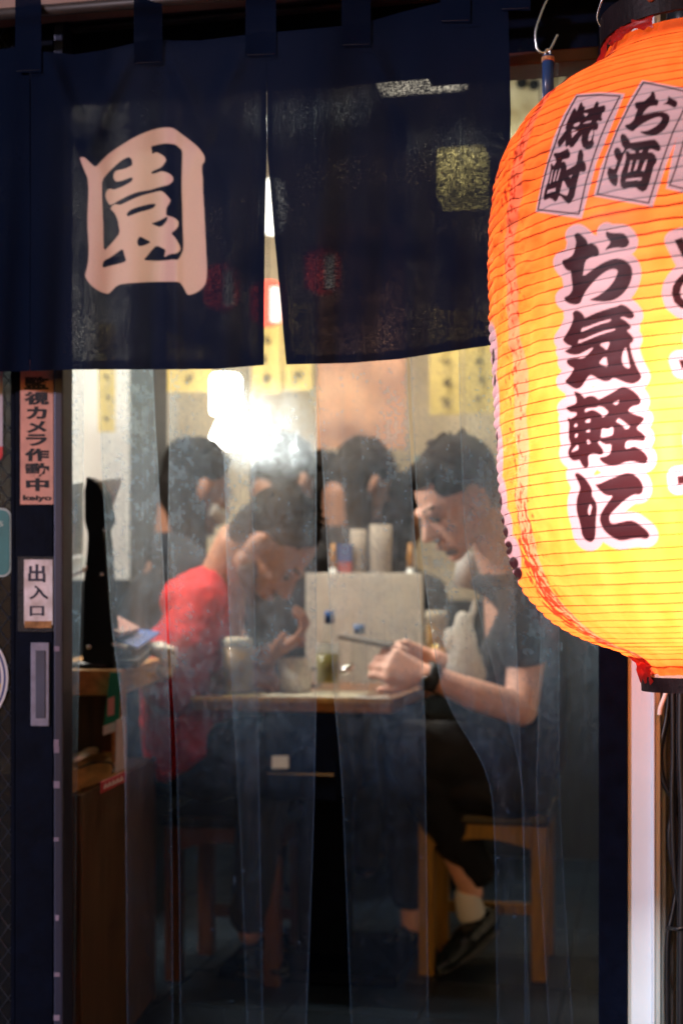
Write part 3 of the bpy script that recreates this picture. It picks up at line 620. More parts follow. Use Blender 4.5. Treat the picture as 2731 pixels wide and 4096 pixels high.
# torn red paper round both mouths
torn = bpy.data.materials.new('torn_red_paper'); nt_, N, L = nodes(torn)
out = N.new('ShaderNodeOutputMaterial'); a_ = N.new('ShaderNodeBsdfTranslucent'); a_.inputs[0].default_value = (0.5,0.02,0.008,1)
b_ = N.new('ShaderNodeBsdfPrincipled'); b_.inputs['Base Color'].default_value = (0.40,0.02,0.015,1); b_.inputs['Roughness'].default_value = 0.4
mx = N.new('ShaderNodeMixShader'); mx.inputs[0].default_value = 0.45; L.new(b_.outputs[0], mx.inputs[1]); L.new(a_.outputs[0], mx.inputs[2]); L.new(mx.outputs[0], out.inputs[0])
def flap(a0, a1, r0, r1, z0, z1, seed):
    random.seed(seed); n, m = 14, 7; vs = []
    for i in range(m):
        t = i/(m-1)
        for j in range(n):
            a = a0+(a1-a0)*j/(n-1); r = r0+(r1-r0)*t+random.uniform(-0.003, 0.003); z = z0+(z1-z0)*t+random.uniform(-0.004, 0.004)*(i in (0, m-1))
            vs.append(LW(r, a, z))
    return obj('torn_paper', vs, [(i*n+j, i*n+j+1, (i+1)*n+j+1, (i+1)*n+j) for i in range(m-1) for j in range(n-1)], torn, lan, True)
D = math.radians
flap(face_ang-D(92), face_ang-D(60), 0.098, 0.112, zt-0.004, zt-0.036, 1)
flap(face_ang-D(58), face_ang-D(20), 0.100, 0.106, zt-0.003, zt-0.018, 2)
flap(face_ang+D(5), face_ang+D(60), 0.100, 0.106, zt-0.003, zt-0.018, 3)
flap(face_ang-D(96), face_ang-D(52), 0.079, 0.090, zb+0.004, zb+0.046, 4)
flap(face_ang-D(10), face_ang+D(30), 0.080, 0.084, zb+0.008, zb+0.030, 5)
random.seed(9)
# wire bail and cord over the cap
tubeobj('hanging_wire', [LW(0.1,face_ang-D(80),zt+0.016), LW(0.105,face_ang-D(78),zt+0.035), LW(0.085,face_ang-D(70),zt+0.07), LW(0.0,0,zt+0.16)], 0.0012, chrome, lan)
tubeobj('hanging_wire', [LW(0.1,face_ang+D(100),zt+0.016), LW(0.085,face_ang+D(100),zt+0.07), LW(0.0,0,zt+0.16)], 0.0012, chrome, lan)
lathe('socket', LW(0,0,zt-0.02), [(0.02,0),(0.022,0.06),(0.012,0.07)], black_plastic, lan)
ld = bpy.data.lights.new('lantern_bulb', 'POINT'); lo = bpy.data.objects.new('lantern_bulb', ld); COL.objects.link(lo)
lo.parent = lan; lo.location = Vector((-0.005, -0.125, -0.125)); ld.energy = 32; ld.shadow_soft_size = 0.035; ld.color = (1.0, 0.92, 0.84)
# ------------------------------------------------------------------ the navy curtain over the doorway
EN = T('58,435 75,422 110,425 140,450 180,492 238,542 300,470 380,390 470,325 580,255 700,185 830,130 920,102 1000,86 1105,85 1160,115 1230,170 1310,228 1390,295 1440,350 1475,405 1483,445 1475,480 1450,510 1448,580 1458,650 1460,800 1470,950 1478,1100 1485,1250 1492,1400 1500,1550 1508,1700 1500,1830 1478,1890 1430,1940 1370,1975 1310,1995 1278,1990 1250,1930 1220,1880 1190,1845 1100,1843 900,1845 750,1852 620,1860 530,1870 470,1895 430,1940 400,1970 375,1983 320,1970 250,1935 180,1880 125,1805 118,1755 140,1690 158,1580 160,1450 150,1300 145,1150 150,1000 156,850 155,750 148,660 120,600 95,540 72,480|612,418 530,460 450,530 380,600 310,685 312,800 312,900 318,1050 325,1200 325,1350 332,1500 400,1425 460,1360 515,1285 500,1200 490,1140 460,1070 425,1030 408,1015 420,985 445,965 480,962 515,970 560,950 640,910 750,865 860,835 940,815 990,808 1040,850 1075,890 1093,915 1075,955 1045,1000 1040,1050 1042,1085 1065,1095 1110,1105 1155,1130 1185,1160 1180,1210 1150,1250 1095,1293 1140,1335 1175,1390 1200,1440 1205,1480 1180,1510 1140,1525 1100,1525 1060,1540 1020,1565 1025,1530 1038,1480 990,1455 930,1430 880,1480 830,1540 782,1598 850,1603 950,1608 1050,1600 1120,1590 1170,1598 1195,1570 1220,1520 1238,1470 1237,1350 1230,1250 1228,1100 1225,1000 1220,850 1217,700 1222,550 1225,450 1226,350 1190,315 1150,280 1080,268 1010,268 930,285 868,300 878,350 880,390 930,365 980,390 1025,420 1043,460 1020,495 990,535 940,560 890,580 872,600 875,615 930,605 980,585 1030,590 1090,620 1120,650 1122,690 1095,720 1060,742 1000,755 930,775 860,797 790,808 720,820 650,845 570,880 500,920 440,955 400,970 375,935 355,890 352,840 370,800 400,780 445,795 520,770 590,735 650,700 662,665 645,652 590,672 530,695 475,703 450,685 438,640 455,590 490,572 560,560 620,535 657,515 655,470 640,435|590,1070 625,1030 690,1000 780,975 870,955 920,955 920,975 890,1008 820,1030 740,1050 660,1080 600,1102|868,1180 930,1160 1000,1130 1050,1098 1060,1110 1045,1160 980,1225 920,1205|742,1325 800,1355 870,1390 820,1420 770,1437 722,1438 710,1390 720,1355|550,1462 565,1540 592,1612 500,1640 400,1665 318,1688 316,1640 335,1600 400,1570 470,1520', 300, 480, 550/1568)
nm = bpy.data.materials.new('navy_cotton'); nt_, N, L = nodes(nm)
out = N.new('ShaderNodeOutputMaterial')
tc = N.new('ShaderNodeTexCoord'); mp = N.new('ShaderNodeMapping'); mp.inputs['Rotation'].default_value = (0, 0, AN); L.new(tc.outputs['Object'], mp.inputs[0])
def weave(axis_scale, sc):
    m2 = N.new('ShaderNodeMapping'); m2.inputs['Scale'].default_value = axis_scale; L.new(mp.outputs[0], m2.inputs[0])
    z = N.new('ShaderNodeTexNoise'); z.inputs['Scale'].default_value = sc; z.inputs['Detail'].default_value = 3; L.new(m2.outputs[0], z.inputs[0]); return z.outputs[0]
def mth(op, a, b):
    m = N.new('ShaderNodeMath'); m.operation = op
    for i, s in enumerate((a, b)):
        if isinstance(s, (int, float)): m.inputs[i].default_value = s
        else: L.new(s, m.inputs[i])
    return m.outputs[0]
warp, weft = weave((1, 1, 0.25), 700), weave((0.25, 0.25, 1), 700)
blotch = weave((1, 1, 1), 9)
thr = mth('MULTIPLY', mth('MULTIPLY', warp, weft), 4.0)             # about 1 on average
hole = N.new('ShaderNodeMapRange'); L.new(thr, hole.inputs[0]); hole.inputs[1].default_value = 0.72; hole.inputs[2].default_value = 1.6; hole.inputs[3].default_value = 0.001; hole.inputs[4].default_value = 0.036
ai = N.new('ShaderNodeAttribute'); ai.attribute_name = 'dye'
hem = N.new('ShaderNodeAttribute'); hem.attribute_name = 'hem'
def mixc2(fac, a, b):
    m = N.new('ShaderNodeMix'); m.data_type = 'RGBA'; L.new(fac, m.inputs['Factor'])
    for s, i in ((a, 6), (b, 7)):
        if isinstance(s, tuple): m.inputs[i].default_value = (*s, 1)
        else: L.new(s, m.inputs[i])
    return m.outputs[2]
navy = mixc2(blotch, (0.003, 0.007, 0.022), (0.007, 0.012, 0.034))
white = mixc2(thr, (0.57, 0.345, 0.34), (0.66, 0.40, 0.39))  # pink of the street light put into the print's colour
colr = mixc2(ai.outputs['Fac'], navy, white)
d1 = N.new('ShaderNodeBsdfDiffuse'); L.new(colr, d1.inputs[0])
t1 = N.new('ShaderNodeBsdfTranslucent'); L.new(mixc2(ai.outputs['Fac'], (0.02, 0.022, 0.045), (0.60, 0.52, 0.42)), t1.inputs[0])
tp = N.new('ShaderNodeBsdfTransparent')
bp = N.new('ShaderNodeBump'); bp.inputs['Strength'].default_value = 0.35; bp.inputs['Distance'].default_value = 0.0008; L.new(thr, bp.inputs['Height']); L.new(bp.outputs[0], d1.inputs['Normal'])
m1 = N.new('ShaderNodeMixShader'); m1.inputs[0].default_value = 0.25; L.new(d1.outputs[0], m1.inputs[1]); L.new(t1.outputs[0], m1.inputs[2])
m2_ = N.new('ShaderNodeMixShader'); L.new(mth('MULTIPLY', mth('MULTIPLY', hole.outputs[0], mth('MAXIMUM', mth('MULTIPLY', mth('SUBTRACT', blotch, 0.34), 6.0), 0.04)), mth('SUBTRACT', 1.0, mth('MULTIPLY', hem.outputs['Fac'], 0.85))), m2_.inputs[0])
L.new(m1.outputs[0], m2_.inputs[1]); L.new(tp.outputs[0], m2_.inputs[2]); L.new(m2_.outputs[0], out.inputs[0])

NO = 0.10                                           # how far the cloth hangs out from the door plane
nor = thing('noren_curtain', 'dark navy split cloth curtain with one large pink white character', 'curtain', tuple(Fp(1050, 1480, NO)))
LOOPS = [(62,166),(536,650),(982,1104),(1366,1482),(1760,1880),(2000,2120)]
def lerp(xs, tab): a = np.array(tab, float); return np.interp(xs, a[:,0], a[:,1])
def disp(x, y):
    t = np.clip(y/1450, 0, 1)
    d = 0.0045*np.sin(x/66+0.5+y*0.0007)*(0.3+0.7*t)+0.0035*np.sin(x/29+y*0.0016)*t+0.0055*np.sin(x/140-0.8+y*0.0003)
    d += 0.006*np.exp(-((x-700)/26)**2)*np.clip((y-250)/500, 0, 1)                       # pinched crease
    s = (y-170)/600
    for lx, sg_ in ((600, 1), (600, -1), (1040, -1), (1420, 1), (110, 1)):               # folds fanning from the loops
        c = lx+sg_*(60+260*s); d += 0.005*np.exp(-((x-c)/38)**2)*np.clip(s*5, 0, 1)*np.clip(1.2-s, 0, 1)
    return d*1.6
def panel(name, xl, xr, yt, yb, nx, ny, off, print_=None):
    yy = np.linspace(0, 1, ny)[:,None]; uu = np.linspace(0, 1, nx)[None,:]
    xa0 = np.interp(0.5, [0,1], [1,1])
    ymid = 100+yy*1360
    xL, xR = lerp(ymid, xl), lerp(ymid, xr); x = xL+(xR-xL)*uu
    y0, y1 = lerp(x, yt), lerp(x, yb); y = y0+(y1-y0)*yy
    xL, xR = lerp(y, xl), lerp(y, xr); x = xL+(xR-xL)*uu
    dz = disp(x, y)+off
    k = (x-1365.5)/F; d = (Y0-(NO+dz)/CA)/(1+TA*k)
    V = np.stack([(x-1365.5)*d/F, d, CAMZ-(y-HOR)*d/F], -1).reshape(-1, 3)
    pts = np.stack([x.ravel(), y.ravel()], 1)
    dye = cov(pts, EN, 0, 2.4) if print_ else np.zeros(len(pts))
    hemv = np.maximum(np.clip((y-(y1-38))/4, 0, 1), np.maximum(np.clip((xL+26-x)/4, 0, 1), np.clip((x-xR+26)/4, 0, 1))).ravel()
    return grid_obj(name, V, ny, nx, nm, nor, False, dict(dye=dye, hem=hemv))
top = [(-420,215),(-300,228),(60,190),(166,205),(300,218),(420,200),(540,172),(650,160),(700,162),(800,162),(980,140),(1104,128),(1366,104),(1482,84),(1600,50),(1760,10),(1880,-14),(2000,-40),(2060,-50)]
panel('panel', [(0,-420),(1500,-420)], [(0,118),(900,122),(1500,120)], top, [(-420,1500),(0,1488),(120,1484)], 40, 90, -0.004)
panel('panel', [(0,124),(900,124),(1500,122)], [(0,1066),(590,1067),(900,1060),(1200,1057),(1500,1055)], top, [(120,1484),(300,1478),(620,1478),(860,1476),(960,1468),(1060,1460)], 236, 330, 0, True)
panel('panel', [(0,1067),(590,1068),(760,1082),(950,1098),(1150,1117),(1500,1149)], [(0,2030),(450,2042),(800,2034),(1400,1972)], top, [(1060,1456),(1147,1458),(1400,1452),(1600,1436),(1780,1408),(1980,1378)], 120, 140, 0.001)
# stitched hanging loops over the rod
for a, b in LOOPS:
    vs = []; n, m = 6, 16
    yr = np.interp((a+b)/2, [0, 2100], [62, -118])
    for i in range(m):
        t = i/(m-1); y = yr-60+(np.interp((a+b)/2, [p[0] for p in top], [p[1] for p in top])+92-(yr-60))*t
        for j in range(n):
            x = a+(b-a)*j/(n-1)
            vs.append(Fp(x, y, NO+float(disp(np.array(x), np.array(max(y, 0.0))))+0.0035+0.010*math.exp(-((y-yr)/34)**2)))
    o = obj('hanging_loop', vs, [(i*n+j, i*n+j+1, (i+1)*n+j+1, (i+1)*n+j) for i in range(m-1) for j in range(n-1)], nm, nor, True)
    yt = np.interp((a+b)/2, [p[0] for p in top], [p[1] for p in top])+86
    st_ = []
    tubeobj('stitch_line', [Fp(a+6,yt,NO+0.016),Fp((a+b)/2,yt-2,NO+0.017),Fp(b-6,yt-4,NO+0.016)], 0.0005, ink, o, 4, 3)
rod = tubeobj('curtain_rod', [Fp(-500, 100, NO), Fp(2600, -160, NO)], 0.009, M('dark_bamboo', (0.03,0.022,0.02), 0.5, 0.3, 20, stretch=(1,8,8)), None, 12, 0)
tag(rod, 'dark rod that carries the navy curtain', 'rod')

# ------------------------------------------------------------------ clear plastic strips in the doorway
sm = bpy.data.materials.new('scuffed_clear_vinyl'); nt_, N, L = nodes(sm)
out = N.new('ShaderNodeOutputMaterial'); tc = N.new('ShaderNodeTexCoord')
hz_ = N.new('ShaderNodeAttribute'); hz_.attribute_name = 'haze'
haze = hz_.outputs['Fac']
tp = N.new('ShaderNodeBsdfTransparent'); tp.inputs[0].default_value = (0.96, 0.97, 0.96, 1)
dfu = N.new('ShaderNodeBsdfDiffuse'); dfu.inputs[0].default_value = (0.10, 0.20, 0.40, 1)
tl = N.new('ShaderNodeBsdfTranslucent'); tl.inputs[0].default_value = (0.42, 0.62, 0.82, 1)
rfx = N.new('ShaderNodeBsdfRefraction'); rfx.inputs['Roughness'].default_value = 0.32; rfx.inputs['IOR'].default_value = 1.22; rfx.inputs[0].default_value = (0.78,0.90,1.0,1)
ms = N.new('ShaderNodeMixShader'); blue_at = N.new('ShaderNodeAttribute'); blue_at.attribute_name = 'street_blue'; L.new(mth('SUBTRACT', 0.66, mth('MULTIPLY', blue_at.outputs['Fac'], 0.54)), ms.inputs[0]); L.new(dfu.outputs[0], ms.inputs[1]); L.new(tl.outputs[0], ms.inputs[2])  # street's blue light put into the colour of the strips' lower half
ms2 = N.new('ShaderNodeMixShader'); L.new(mth('SUBTRACT', 0.40, mth('MULTIPLY', blue_at.outputs['Fac'], 0.36)), ms2.inputs[0]); L.new(ms.outputs[0], ms2.inputs[1]); L.new(rfx.outputs[0], ms2.inputs[2])
mh = N.new('ShaderNodeMixShader'); L.new(haze, mh.inputs[0]); L.new(tp.outputs[0], mh.inputs[1]); L.new(ms2.outputs[0], mh.inputs[2])
gl = N.new('ShaderNodeBsdfGlossy'); gl.inputs['Roughness'].default_value = 0.12
fr_ = N.new('ShaderNodeFresnel'); fr_.inputs[0].default_value = 1.35
mg = N.new('ShaderNodeMixShader'); L.new(mth('MULTIPLY', fr_.outputs[0], 0.6), mg.inputs[0]); L.new(mh.outputs[0], mg.inputs[1]); L.new(gl.outputs[0], mg.inputs[2])
L.new(mg.outputs[0], out.inputs[0])
cur = thing('strip_curtain', 'clear scuffed plastic strips hanging in the doorway below the navy curtain', 'strip curtain', tuple(Fp(1300, 4300, -0.03)))
STR = [([(0,60),(5000,60)], [(0,340),(2000,335),(2600,320),(3100,308),(4200,300)], -0.030),
       ([(0,388),(1500,395),(2000,415),(2300,433),(2570,451),(2750,484),(3060,500),(3500,505),(4200,510)], [(0,590),(1500,612),(2300,657),(2900,682),(3500,690),(4200,694)], -0.041),
       ([(0,684),(1480,682),(2400,669),(3000,706),(3500,716),(4200,722)], [(0,985),(1500,992),(1750,1002),(2100,1013),(2500,1020),(3000,1035),(4200,1054)], -0.034),
       ([(0,876),(1500,888),(2200,905),(2900,935),(3300,960),(4200,992)], [(0,1268),(1480,1266),(2800,1265),(3300,1255),(4200,1222)], -0.049),
       ([(0,1250),(1500,1266),(2050,1300),(2300,1313),(2800,1335),(3100,1366),(4200,1408)], [(0,1600),(1480,1626),(2050,1652),(2500,1684),(2900,1700),(4200,1714)], -0.038),
       ([(0,1618),(1480,1640),(2050,1668),(2500,1720),(2700,1752),(2850,1786),(2960,1880),(3080,1958),(3300,1976),(4200,1990)], [(0,2000),(1500,2035),(2200,2048),(2600,2066),(3100,2085),(4200,2120)], -0.046),
       ([(0,1840),(1500,1832),(2200,1858),(2600,1950),(3100,2090),(4200,2100)], [(0,2230),(3150,2236),(3500,2252),(4200,2296)], -0.033),
       ([(0,2150),(2600,2160),(3200,2140),(4200,2200)], [(0,2470),(5000,2480)], -0.055)]
for k, (xl, xr, off) in enumerate(STR):
    ny, nx = 640, 60
    y = np.linspace(-40, 4650, ny)[:,None]+np.zeros((1, nx)); u = np.linspace(0, 1, nx)[None,:]+np.zeros((ny, 1))
    # smooth the edge polylines a little
    def edge_(tab): return sum(np.interp(y+o, [p[0] for p in tab], [p[1] for p in tab]) for o in (-120,-60,0,60,120))/5
    a, b = edge_(xl), edge_(xr); x = a+(b-a)*u
    dz = off+0.006*np.sin(u*math.pi*1.0+k)+0.004*np.sin(y/600+k*1.7+u*2)
    kk = (x-1365.5)/F; d = (Y0-dz/CA)/(1+TA*kk)
    V = np.stack([(x-1365.5)*d/F, d, CAMZ-(y-HOR)*d/F], -1).reshape(-1, 3)
    e = np.maximum(np.clip(1-(x-a)/5, 0, 1), np.clip(1-(b-x)/5, 0, 1)).ravel()
    X_, Y_ = x.ravel()+k*977, y.ravel()
    cl_ = vnoise(X_/34, Y_/46, k)*0.30+vnoise(X_/14, Y_/18, k+20)*0.38+vnoise(X_/7.2, Y_/8, k+40)*0.32
    stk = np.clip(vnoise(X_/9, Y_/420, k+60)-0.55, 0, 1)
    big = vnoise(X_/190, Y_/330, k+80)
    spk = np.clip((vnoise(X_/12, Y_/26, k+90)-0.94)*14, 0, 1)*(vnoise(X_/70, Y_/90, k+95) > 0.55)
    vert = np.interp(Y_, [0, 1350, 1500, 1750, 2000, 2600, 2900, 3200, 4200], [0.15, 0.25, 0.95, 1.0, 0.95, 0.85, 0.42, 0.12, 0.08])  # lamp glow higher up and dimness low down put into the haze
    hz = (0.08+0.12*big+cl_**2.2*0.50*(0.5+0.8*big))*vert+stk*0.22*vert+spk*0.35+e*0.24
    grid_obj('strip', V, ny, nx, sm, cur, False, dict(haze=np.clip(hz, 0, 0.9), street_blue=np.interp(Y_, [2550, 3050], [0, 1])))
# ------------------------------------------------------------------ lamps inside
def point(name, loc, e, col, size=0.06, parent=None):
    d = bpy.data.lights.new(name, 'POINT'); o = bpy.data.objects.new(name, d); COL.objects.link(o)
    o.location = Vector(loc)-(Vector(parent['_b']) if parent else Vector((0,0,0))); d.energy = e; d.color = col; d.shadow_soft_size = size
    if parent: o.parent = parent
def area(name, loc, e, col, sx, sy, rot, parent):
    d = bpy.data.lights.new(name, 'AREA'); o = bpy.data.objects.new(name, d); COL.objects.link(o)
    d.shape = 'RECTANGLE'; d.size = sx; d.size_y = sy; d.energy = e; d.color = col
    o.location = Vector(loc)-Vector(parent['_b']); o.rotation_euler = rot; o.parent = parent
warm = (1.0, 0.86, 0.66)
pl = thing('pendant_lamp', 'blown out white pendant lamp glowing above the diners', 'lamp', tuple(P(905,1640,4.70)))
lathe('shade', P(903,1655,4.70), [(0.048,0),(0.051,0.01),(0.051,0.116),(0.044,0.128)], EM('lit_glass', (1.0,0.93,0.80), 20), pl)
lathe('glow_cone', P(925,1790,4.70), [(0.075,0),(0.078,0.012),(0.060,0.06),(0.040,0.10),(0.034,0.112)], EM('lit_glow', (1.0,0.94,0.82), 20), pl)  # glow below the lamp's shade, built as a lit cone
tubeobj('cord', [P(903,1500,4.70), P(903,600,4.70)], 0.003, black_plastic, pl, 6, 0)
def tube_lamp(px, py, d, ln, e, label, col):
    c = P(px, py, d); t = thing('ceiling_lamp', label, 'lamp', tuple(c), 'ceiling tube lamps')
    u, v, z = toR(c)
    rbox('housing', u-ln/2, u+ln/2, v-0.05, v+0.05, z+0.035, z+0.075, white_plastic, t)
    for s in (-1, 1):
        bm = bmesh.new(); tube(bm, [R(u-ln/2+0.02,v+0.025*s,z+0.014), R(u+ln/2-0.02,v+0.025*s,z+0.014)], 0.019, 12); from_bm('tube', bm, EM('lit_tube', col, 20), t, True)
    tubeobj('stem', [R(u,v,z+0.07), R(u,v,CH)], 0.008, black_plastic, t, 8, 0)
    area('tube_light', R(u,v,z-0.004), e, col, ln*0.9, 0.09, (0,0,-AN), t)
tube_lamp(1080, 240, 3.95, 0.40, 16, 'added unseen white tube lamp over the table', (1.0,0.93,0.78))  # unseen lamp added to light the table and the young man's face
tube_lamp(330, -250, 3.40, 0.5, 26, 'unseen white tube lamp placed high above the till', (1.0,0.95,0.84))  # out of view above the frame, placed to light the white wall
tube_lamp(1690, 352, 4.35, 0.30, 10, 'white tube lamp glimmering through the curtain cloth at upper right', (1.0,0.88,0.68))
flm = thing('face_fill_lamp', 'added white fill lamp out of view, left of the doorway', 'lamp', tuple(R(-1.2, 0.75, 1.55)))  # added lamp out of view, brightens the young man's face
lathe('diffuser', R(-1.19, 0.75, 1.65), [(0.10,0),(0.10,0.03),(0.07,0.05)], EM('lit_diffuser', (1.0,0.94,0.86), 4), flm, 28, (CA, -SA, 0))
area('face_fill_light', R(-1.125, 0.75, 1.65), 17, (1.0,0.93,0.84), 0.18, 0.18, (math.radians(80), 0, -AN-math.pi/2), flm)
uneven = EM('lit_yellow_paper', (1.0,0.80,0.28), 14); _n = uneven.node_tree
_z = _n.nodes.new('ShaderNodeTexNoise'); _z.inputs['Scale'].default_value = 16; _z.inputs['Detail'].default_value = 3
_r = _n.nodes.new('ShaderNodeMapRange'); _r.inputs[1].default_value = 0.38; _r.inputs[2].default_value = 0.66; _r.inputs[3].default_value = 1.0; _r.inputs[4].default_value = 20
_n.links.new(_z.outputs[0], _r.inputs[0]); _n.links.new(_r.outputs[0], [q for q in _n.nodes if q.type == 'EMISSION'][0].inputs[1])
yl = thing('paper_box_lamp', 'yellow box lamp glimmering through the curtain cloth beside the lantern', 'lamp', tuple(P(1850,715,3.5)))
(lambda a: rbox('shade', a[0]-0.058, a[0]+0.058, a[1]-0.05, a[1]+0.05, a[2]-0.066, a[2]+0.066, uneven, yl, 0.012))(toR(P(1852,715,3.5)))
tubeobj('cord', [P(1850,620,3.5), P(1850,60,3.5)], 0.003, black_plastic, yl, 6, 0)
wl = lathe('small_globe_lamp', P(1092,935,4.0), [(0.02,0),(0.036,0.03),(0.040,0.08),(0.03,0.14),(0.012,0.155)], EM('lit_white_globe', (1.0,0.95,0.85), 3.0))
tag(wl, 'small white lamp seen in the slit of the curtain', 'lamp')
lp = bpy.data.materials.new('lit_red_paper'); nt_, N, L = nodes(lp); out = N.new('ShaderNodeOutputMaterial'); e_ = N.new('ShaderNodeEmission'); L.new(e_.outputs[0], out.inputs[0])
e_.inputs[0].default_value = (1.0, 0.10, 0.06, 1); e_.inputs[1].default_value = 3.0
for k, (x, y, d, lab) in enumerate(((1072,1215,4.3,'small red and white paper lantern in the slit of the curtain'), (1290,1085,4.3,'small red paper lantern glimmering through the right curtain panel'), (885,1150,4.3,'small red paper lantern glimmering through the left curtain panel'))):
    t = thing('small_lantern', lab, 'lantern', tuple(P(x,y,d)), 'small paper lanterns inside')
    r = 0.052
    lathe('shade', P(x,y+85,d), [(r*0.5,0),(r,0.02),(r,0.11),(r*0.5,0.13)], lp, t)
    lathe('white_band', P(x+30,y+70,d-r-0.002), [(0.016,0),(0.016,0.10)], EM('lit_white_paper', (1.0,0.86,0.74), 2.2), t, 12)
    tubeobj('cord', [P(x,y-90,d), P(x,y-700,d)], 0.002, black_plastic, t, 6, 0)
# ------------------------------------------------------------------ things on the far wall
random.seed(21)
def brush(name, x0, y0, x1, y1, d, n, parent):
    w = x1-x0; h = (y1-y0)/n
    for i in range(n):
        bm = bmesh.new()
        cx, cy_ = (x0+x1)/2, y0+h*(i+0.5); s = min(w, h)*0.36
        for _ in range(5):
            a = random.choice((0.1, 1.4, 0.7, 2.3))+random.uniform(-0.2, 0.2); l = s*random.uniform(0.5, 1.0)
            ox, oy = random.uniform(-0.5,0.5)*s, random.uniform(-0.5,0.5)*s
            tube(bm, [P(cx+ox-math.cos(a)*l/2, cy_+oy-math.sin(a)*l/2, d), P(cx+ox, cy_+oy+4, d), P(cx+ox+math.cos(a)*l/2, cy_+oy+math.sin(a)*l/2, d)], s*0.14*d/F, 6)
        from_bm(name, bm, ink, parent)
menus = [(668,1330,846,1568,4.95,3,'wide yellow paper left of the pendant lamp'), (1010,1230,1122,1572,4.95,4,'yellow menu paper right of the pendant lamp'), (1128,1210,1250,1562,4.95,4,'yellow menu paper beside the orange poster'),
         (1716,1240,1846,1660,4.72,5,'yellow menu paper above the young man, left of two'), (1853,1240,1985,1652,4.70,5,'yellow menu paper above the young man, right of two'), (394,1290,461,1728,3.98,5,'narrow yellow menu paper on the white wall')]
for x0,y0,x1,y1,d,n,lab in menus:
    t = thing('menu_paper', lab, 'menu', tuple(P((x0+x1)/2,y1,d)), 'yellow menu papers on the walls')
    quadbox('sheet', [P(x0,y1,d),P(x1,y1,d-0.02),P(x1,y0,d-0.02),P(x0,y0,d)], 0.002, yellow_paper, t)
    brush('brush_mark', x0+8, y0+10, x1-8, y1-16, d-0.028, n, t)
po = M('orange_brown_poster', (0.46,0.25,0.15), 0.7, 0.3, 7, dark=(0.22,0.11,0.08))
t = quadbox('poster', [P(1268,1795,4.86),P(1622,1795,4.80),P(1622,900,4.80),P(1268,900,4.86)], 0.006, po); tag(t, 'large mottled orange brown poster on the far wall', 'poster')
t = quadbox('blue_card', [P(1655,1905,4.7),P(1720,1905,4.7),P(1720,1822,4.7),P(1655,1822,4.7)], 0.003, M('pale_blue_card',(0.20,0.30,0.32),0.7)); tag(t, 'small pale blue card on the wall left of the young man', 'card')
# ------------------------------------------------------------------ counter with the till at left
ct_ = thing('counter', 'brown wooden till counter inside the door at left', 'counter', tuple(P(380,3900,2.8)))
box8('cabinet', [Vector((-0.72,2.66,0)),Vector((-0.485,2.66,0)),Vector((-0.485,2.66,0.555)),Vector((-0.72,2.66,0.555)),Vector((-0.67,3.30,0)),Vector((-0.43,3.30,0)),Vector((-0.43,3.30,0.555)),Vector((-0.67,3.30,0.555))], M('dark_brown_cabinet',(0.075,0.036,0.018),0.5,0.45,9,stretch=(9,9,0.5)), ct_, 0.003)
box8('lower_board', [Vector((-0.74,2.63,0.556)),Vector((-0.512,2.63,0.556)),Vector((-0.512,2.63,0.60)),Vector((-0.74,2.63,0.60)),Vector((-0.66,3.0,0.556)),Vector((-0.452,3.0,0.556)),Vector((-0.452,3.0,0.60)),Vector((-0.66,3.0,0.60))], wood, ct_, 0.004)
box8('upper_board', [Vector((-0.62,2.75,0.735)),Vector((-0.425,2.75,0.735)),Vector((-0.425,2.75,0.785)),Vector((-0.62,2.75,0.785)),Vector((-0.62,3.42,0.735)),Vector((-0.41,3.42,0.735)),Vector((-0.41,3.42,0.785)),Vector((-0.62,3.42,0.785))], wood, ct_, 0.004)
box8('back_panel', [Vector((-0.74,2.99,0.60)),Vector((-0.475,2.99,0.60)),Vector((-0.475,2.99,0.735)),Vector((-0.74,2.99,0.735)),Vector((-0.74,3.01,0.60)),Vector((-0.475,3.01,0.60)),Vector((-0.475,3.01,0.735)),Vector((-0.74,3.01,0.735))], dark_wood, ct_, 0.002)
box8('riser', [Vector((-0.452,2.80,0.60)),Vector((-0.438,2.80,0.60)),Vector((-0.438,2.80,0.735)),Vector((-0.452,2.80,0.735)),Vector((-0.452,2.90,0.60)),Vector((-0.438,2.90,0.60)),Vector((-0.438,2.90,0.735)),Vector((-0.452,2.90,0.735))], wood, ct_, 0.002)
# till stand with tablet
ti = thing('tablet_stand', 'black till stand carrying a pale tablet screen', 'till', tuple(P(370,2660,2.85)))
bm = bmesh.new()
prof = [(330,2660),(458,2660),(436,2400),(420,2160),(408,2120),(428,2095),(434,2076),(412,1970),(390,1928),(346,1905),(338,1960),(337,2080),(346,2118),(357,2140),(350,2205),(338,2310),(333,2470)]
a = [bm.verts.new(P(x,y,2.80)) for x,y in prof]; b = [bm.verts.new(P(x,y,2.80)+Vector((0.01,0.035,0))) for x,y in prof]
bm.faces.new(a); bm.faces.new(b[::-1])
for i in range(len(a)): bm.faces.new((a[i],b[i],b[(i+1)%len(a)],a[(i+1)%len(a)]))
bmesh.ops.bevel(bm, geom=bm.edges[:], offset=0.002, segments=2, affect='EDGES')
from_bm('stand', bm, black_plastic, ti)
quadbox('screen_back', [P(210,2245,2.78),P(336,2215,2.86),P(338,1925,2.86),P(210,1945,2.78)], 0.010, white_plastic, ti, 0.004)
quadbox('screen_back', [P(398,2075,2.87),P(432,2078,2.87),P(492,1908,2.93),P(400,1918,2.87)], 0.008, white_plastic, ti, 0.003)
quadbox('tray', [P(256,2312,2.76),P(352,2262,2.80),P(358,2222,2.84),P(256,2240,2.84)], 0.010, white_plastic, ti, 0.003)
for x, y in ((407,2298),(357,2588),(420,2122)):
    lathe('screw', P(x,y,2.797), [(0.0045,0),(0.0045,0.002),(0.002,0.0035)], chrome, ti, 14, (0,-1,0))
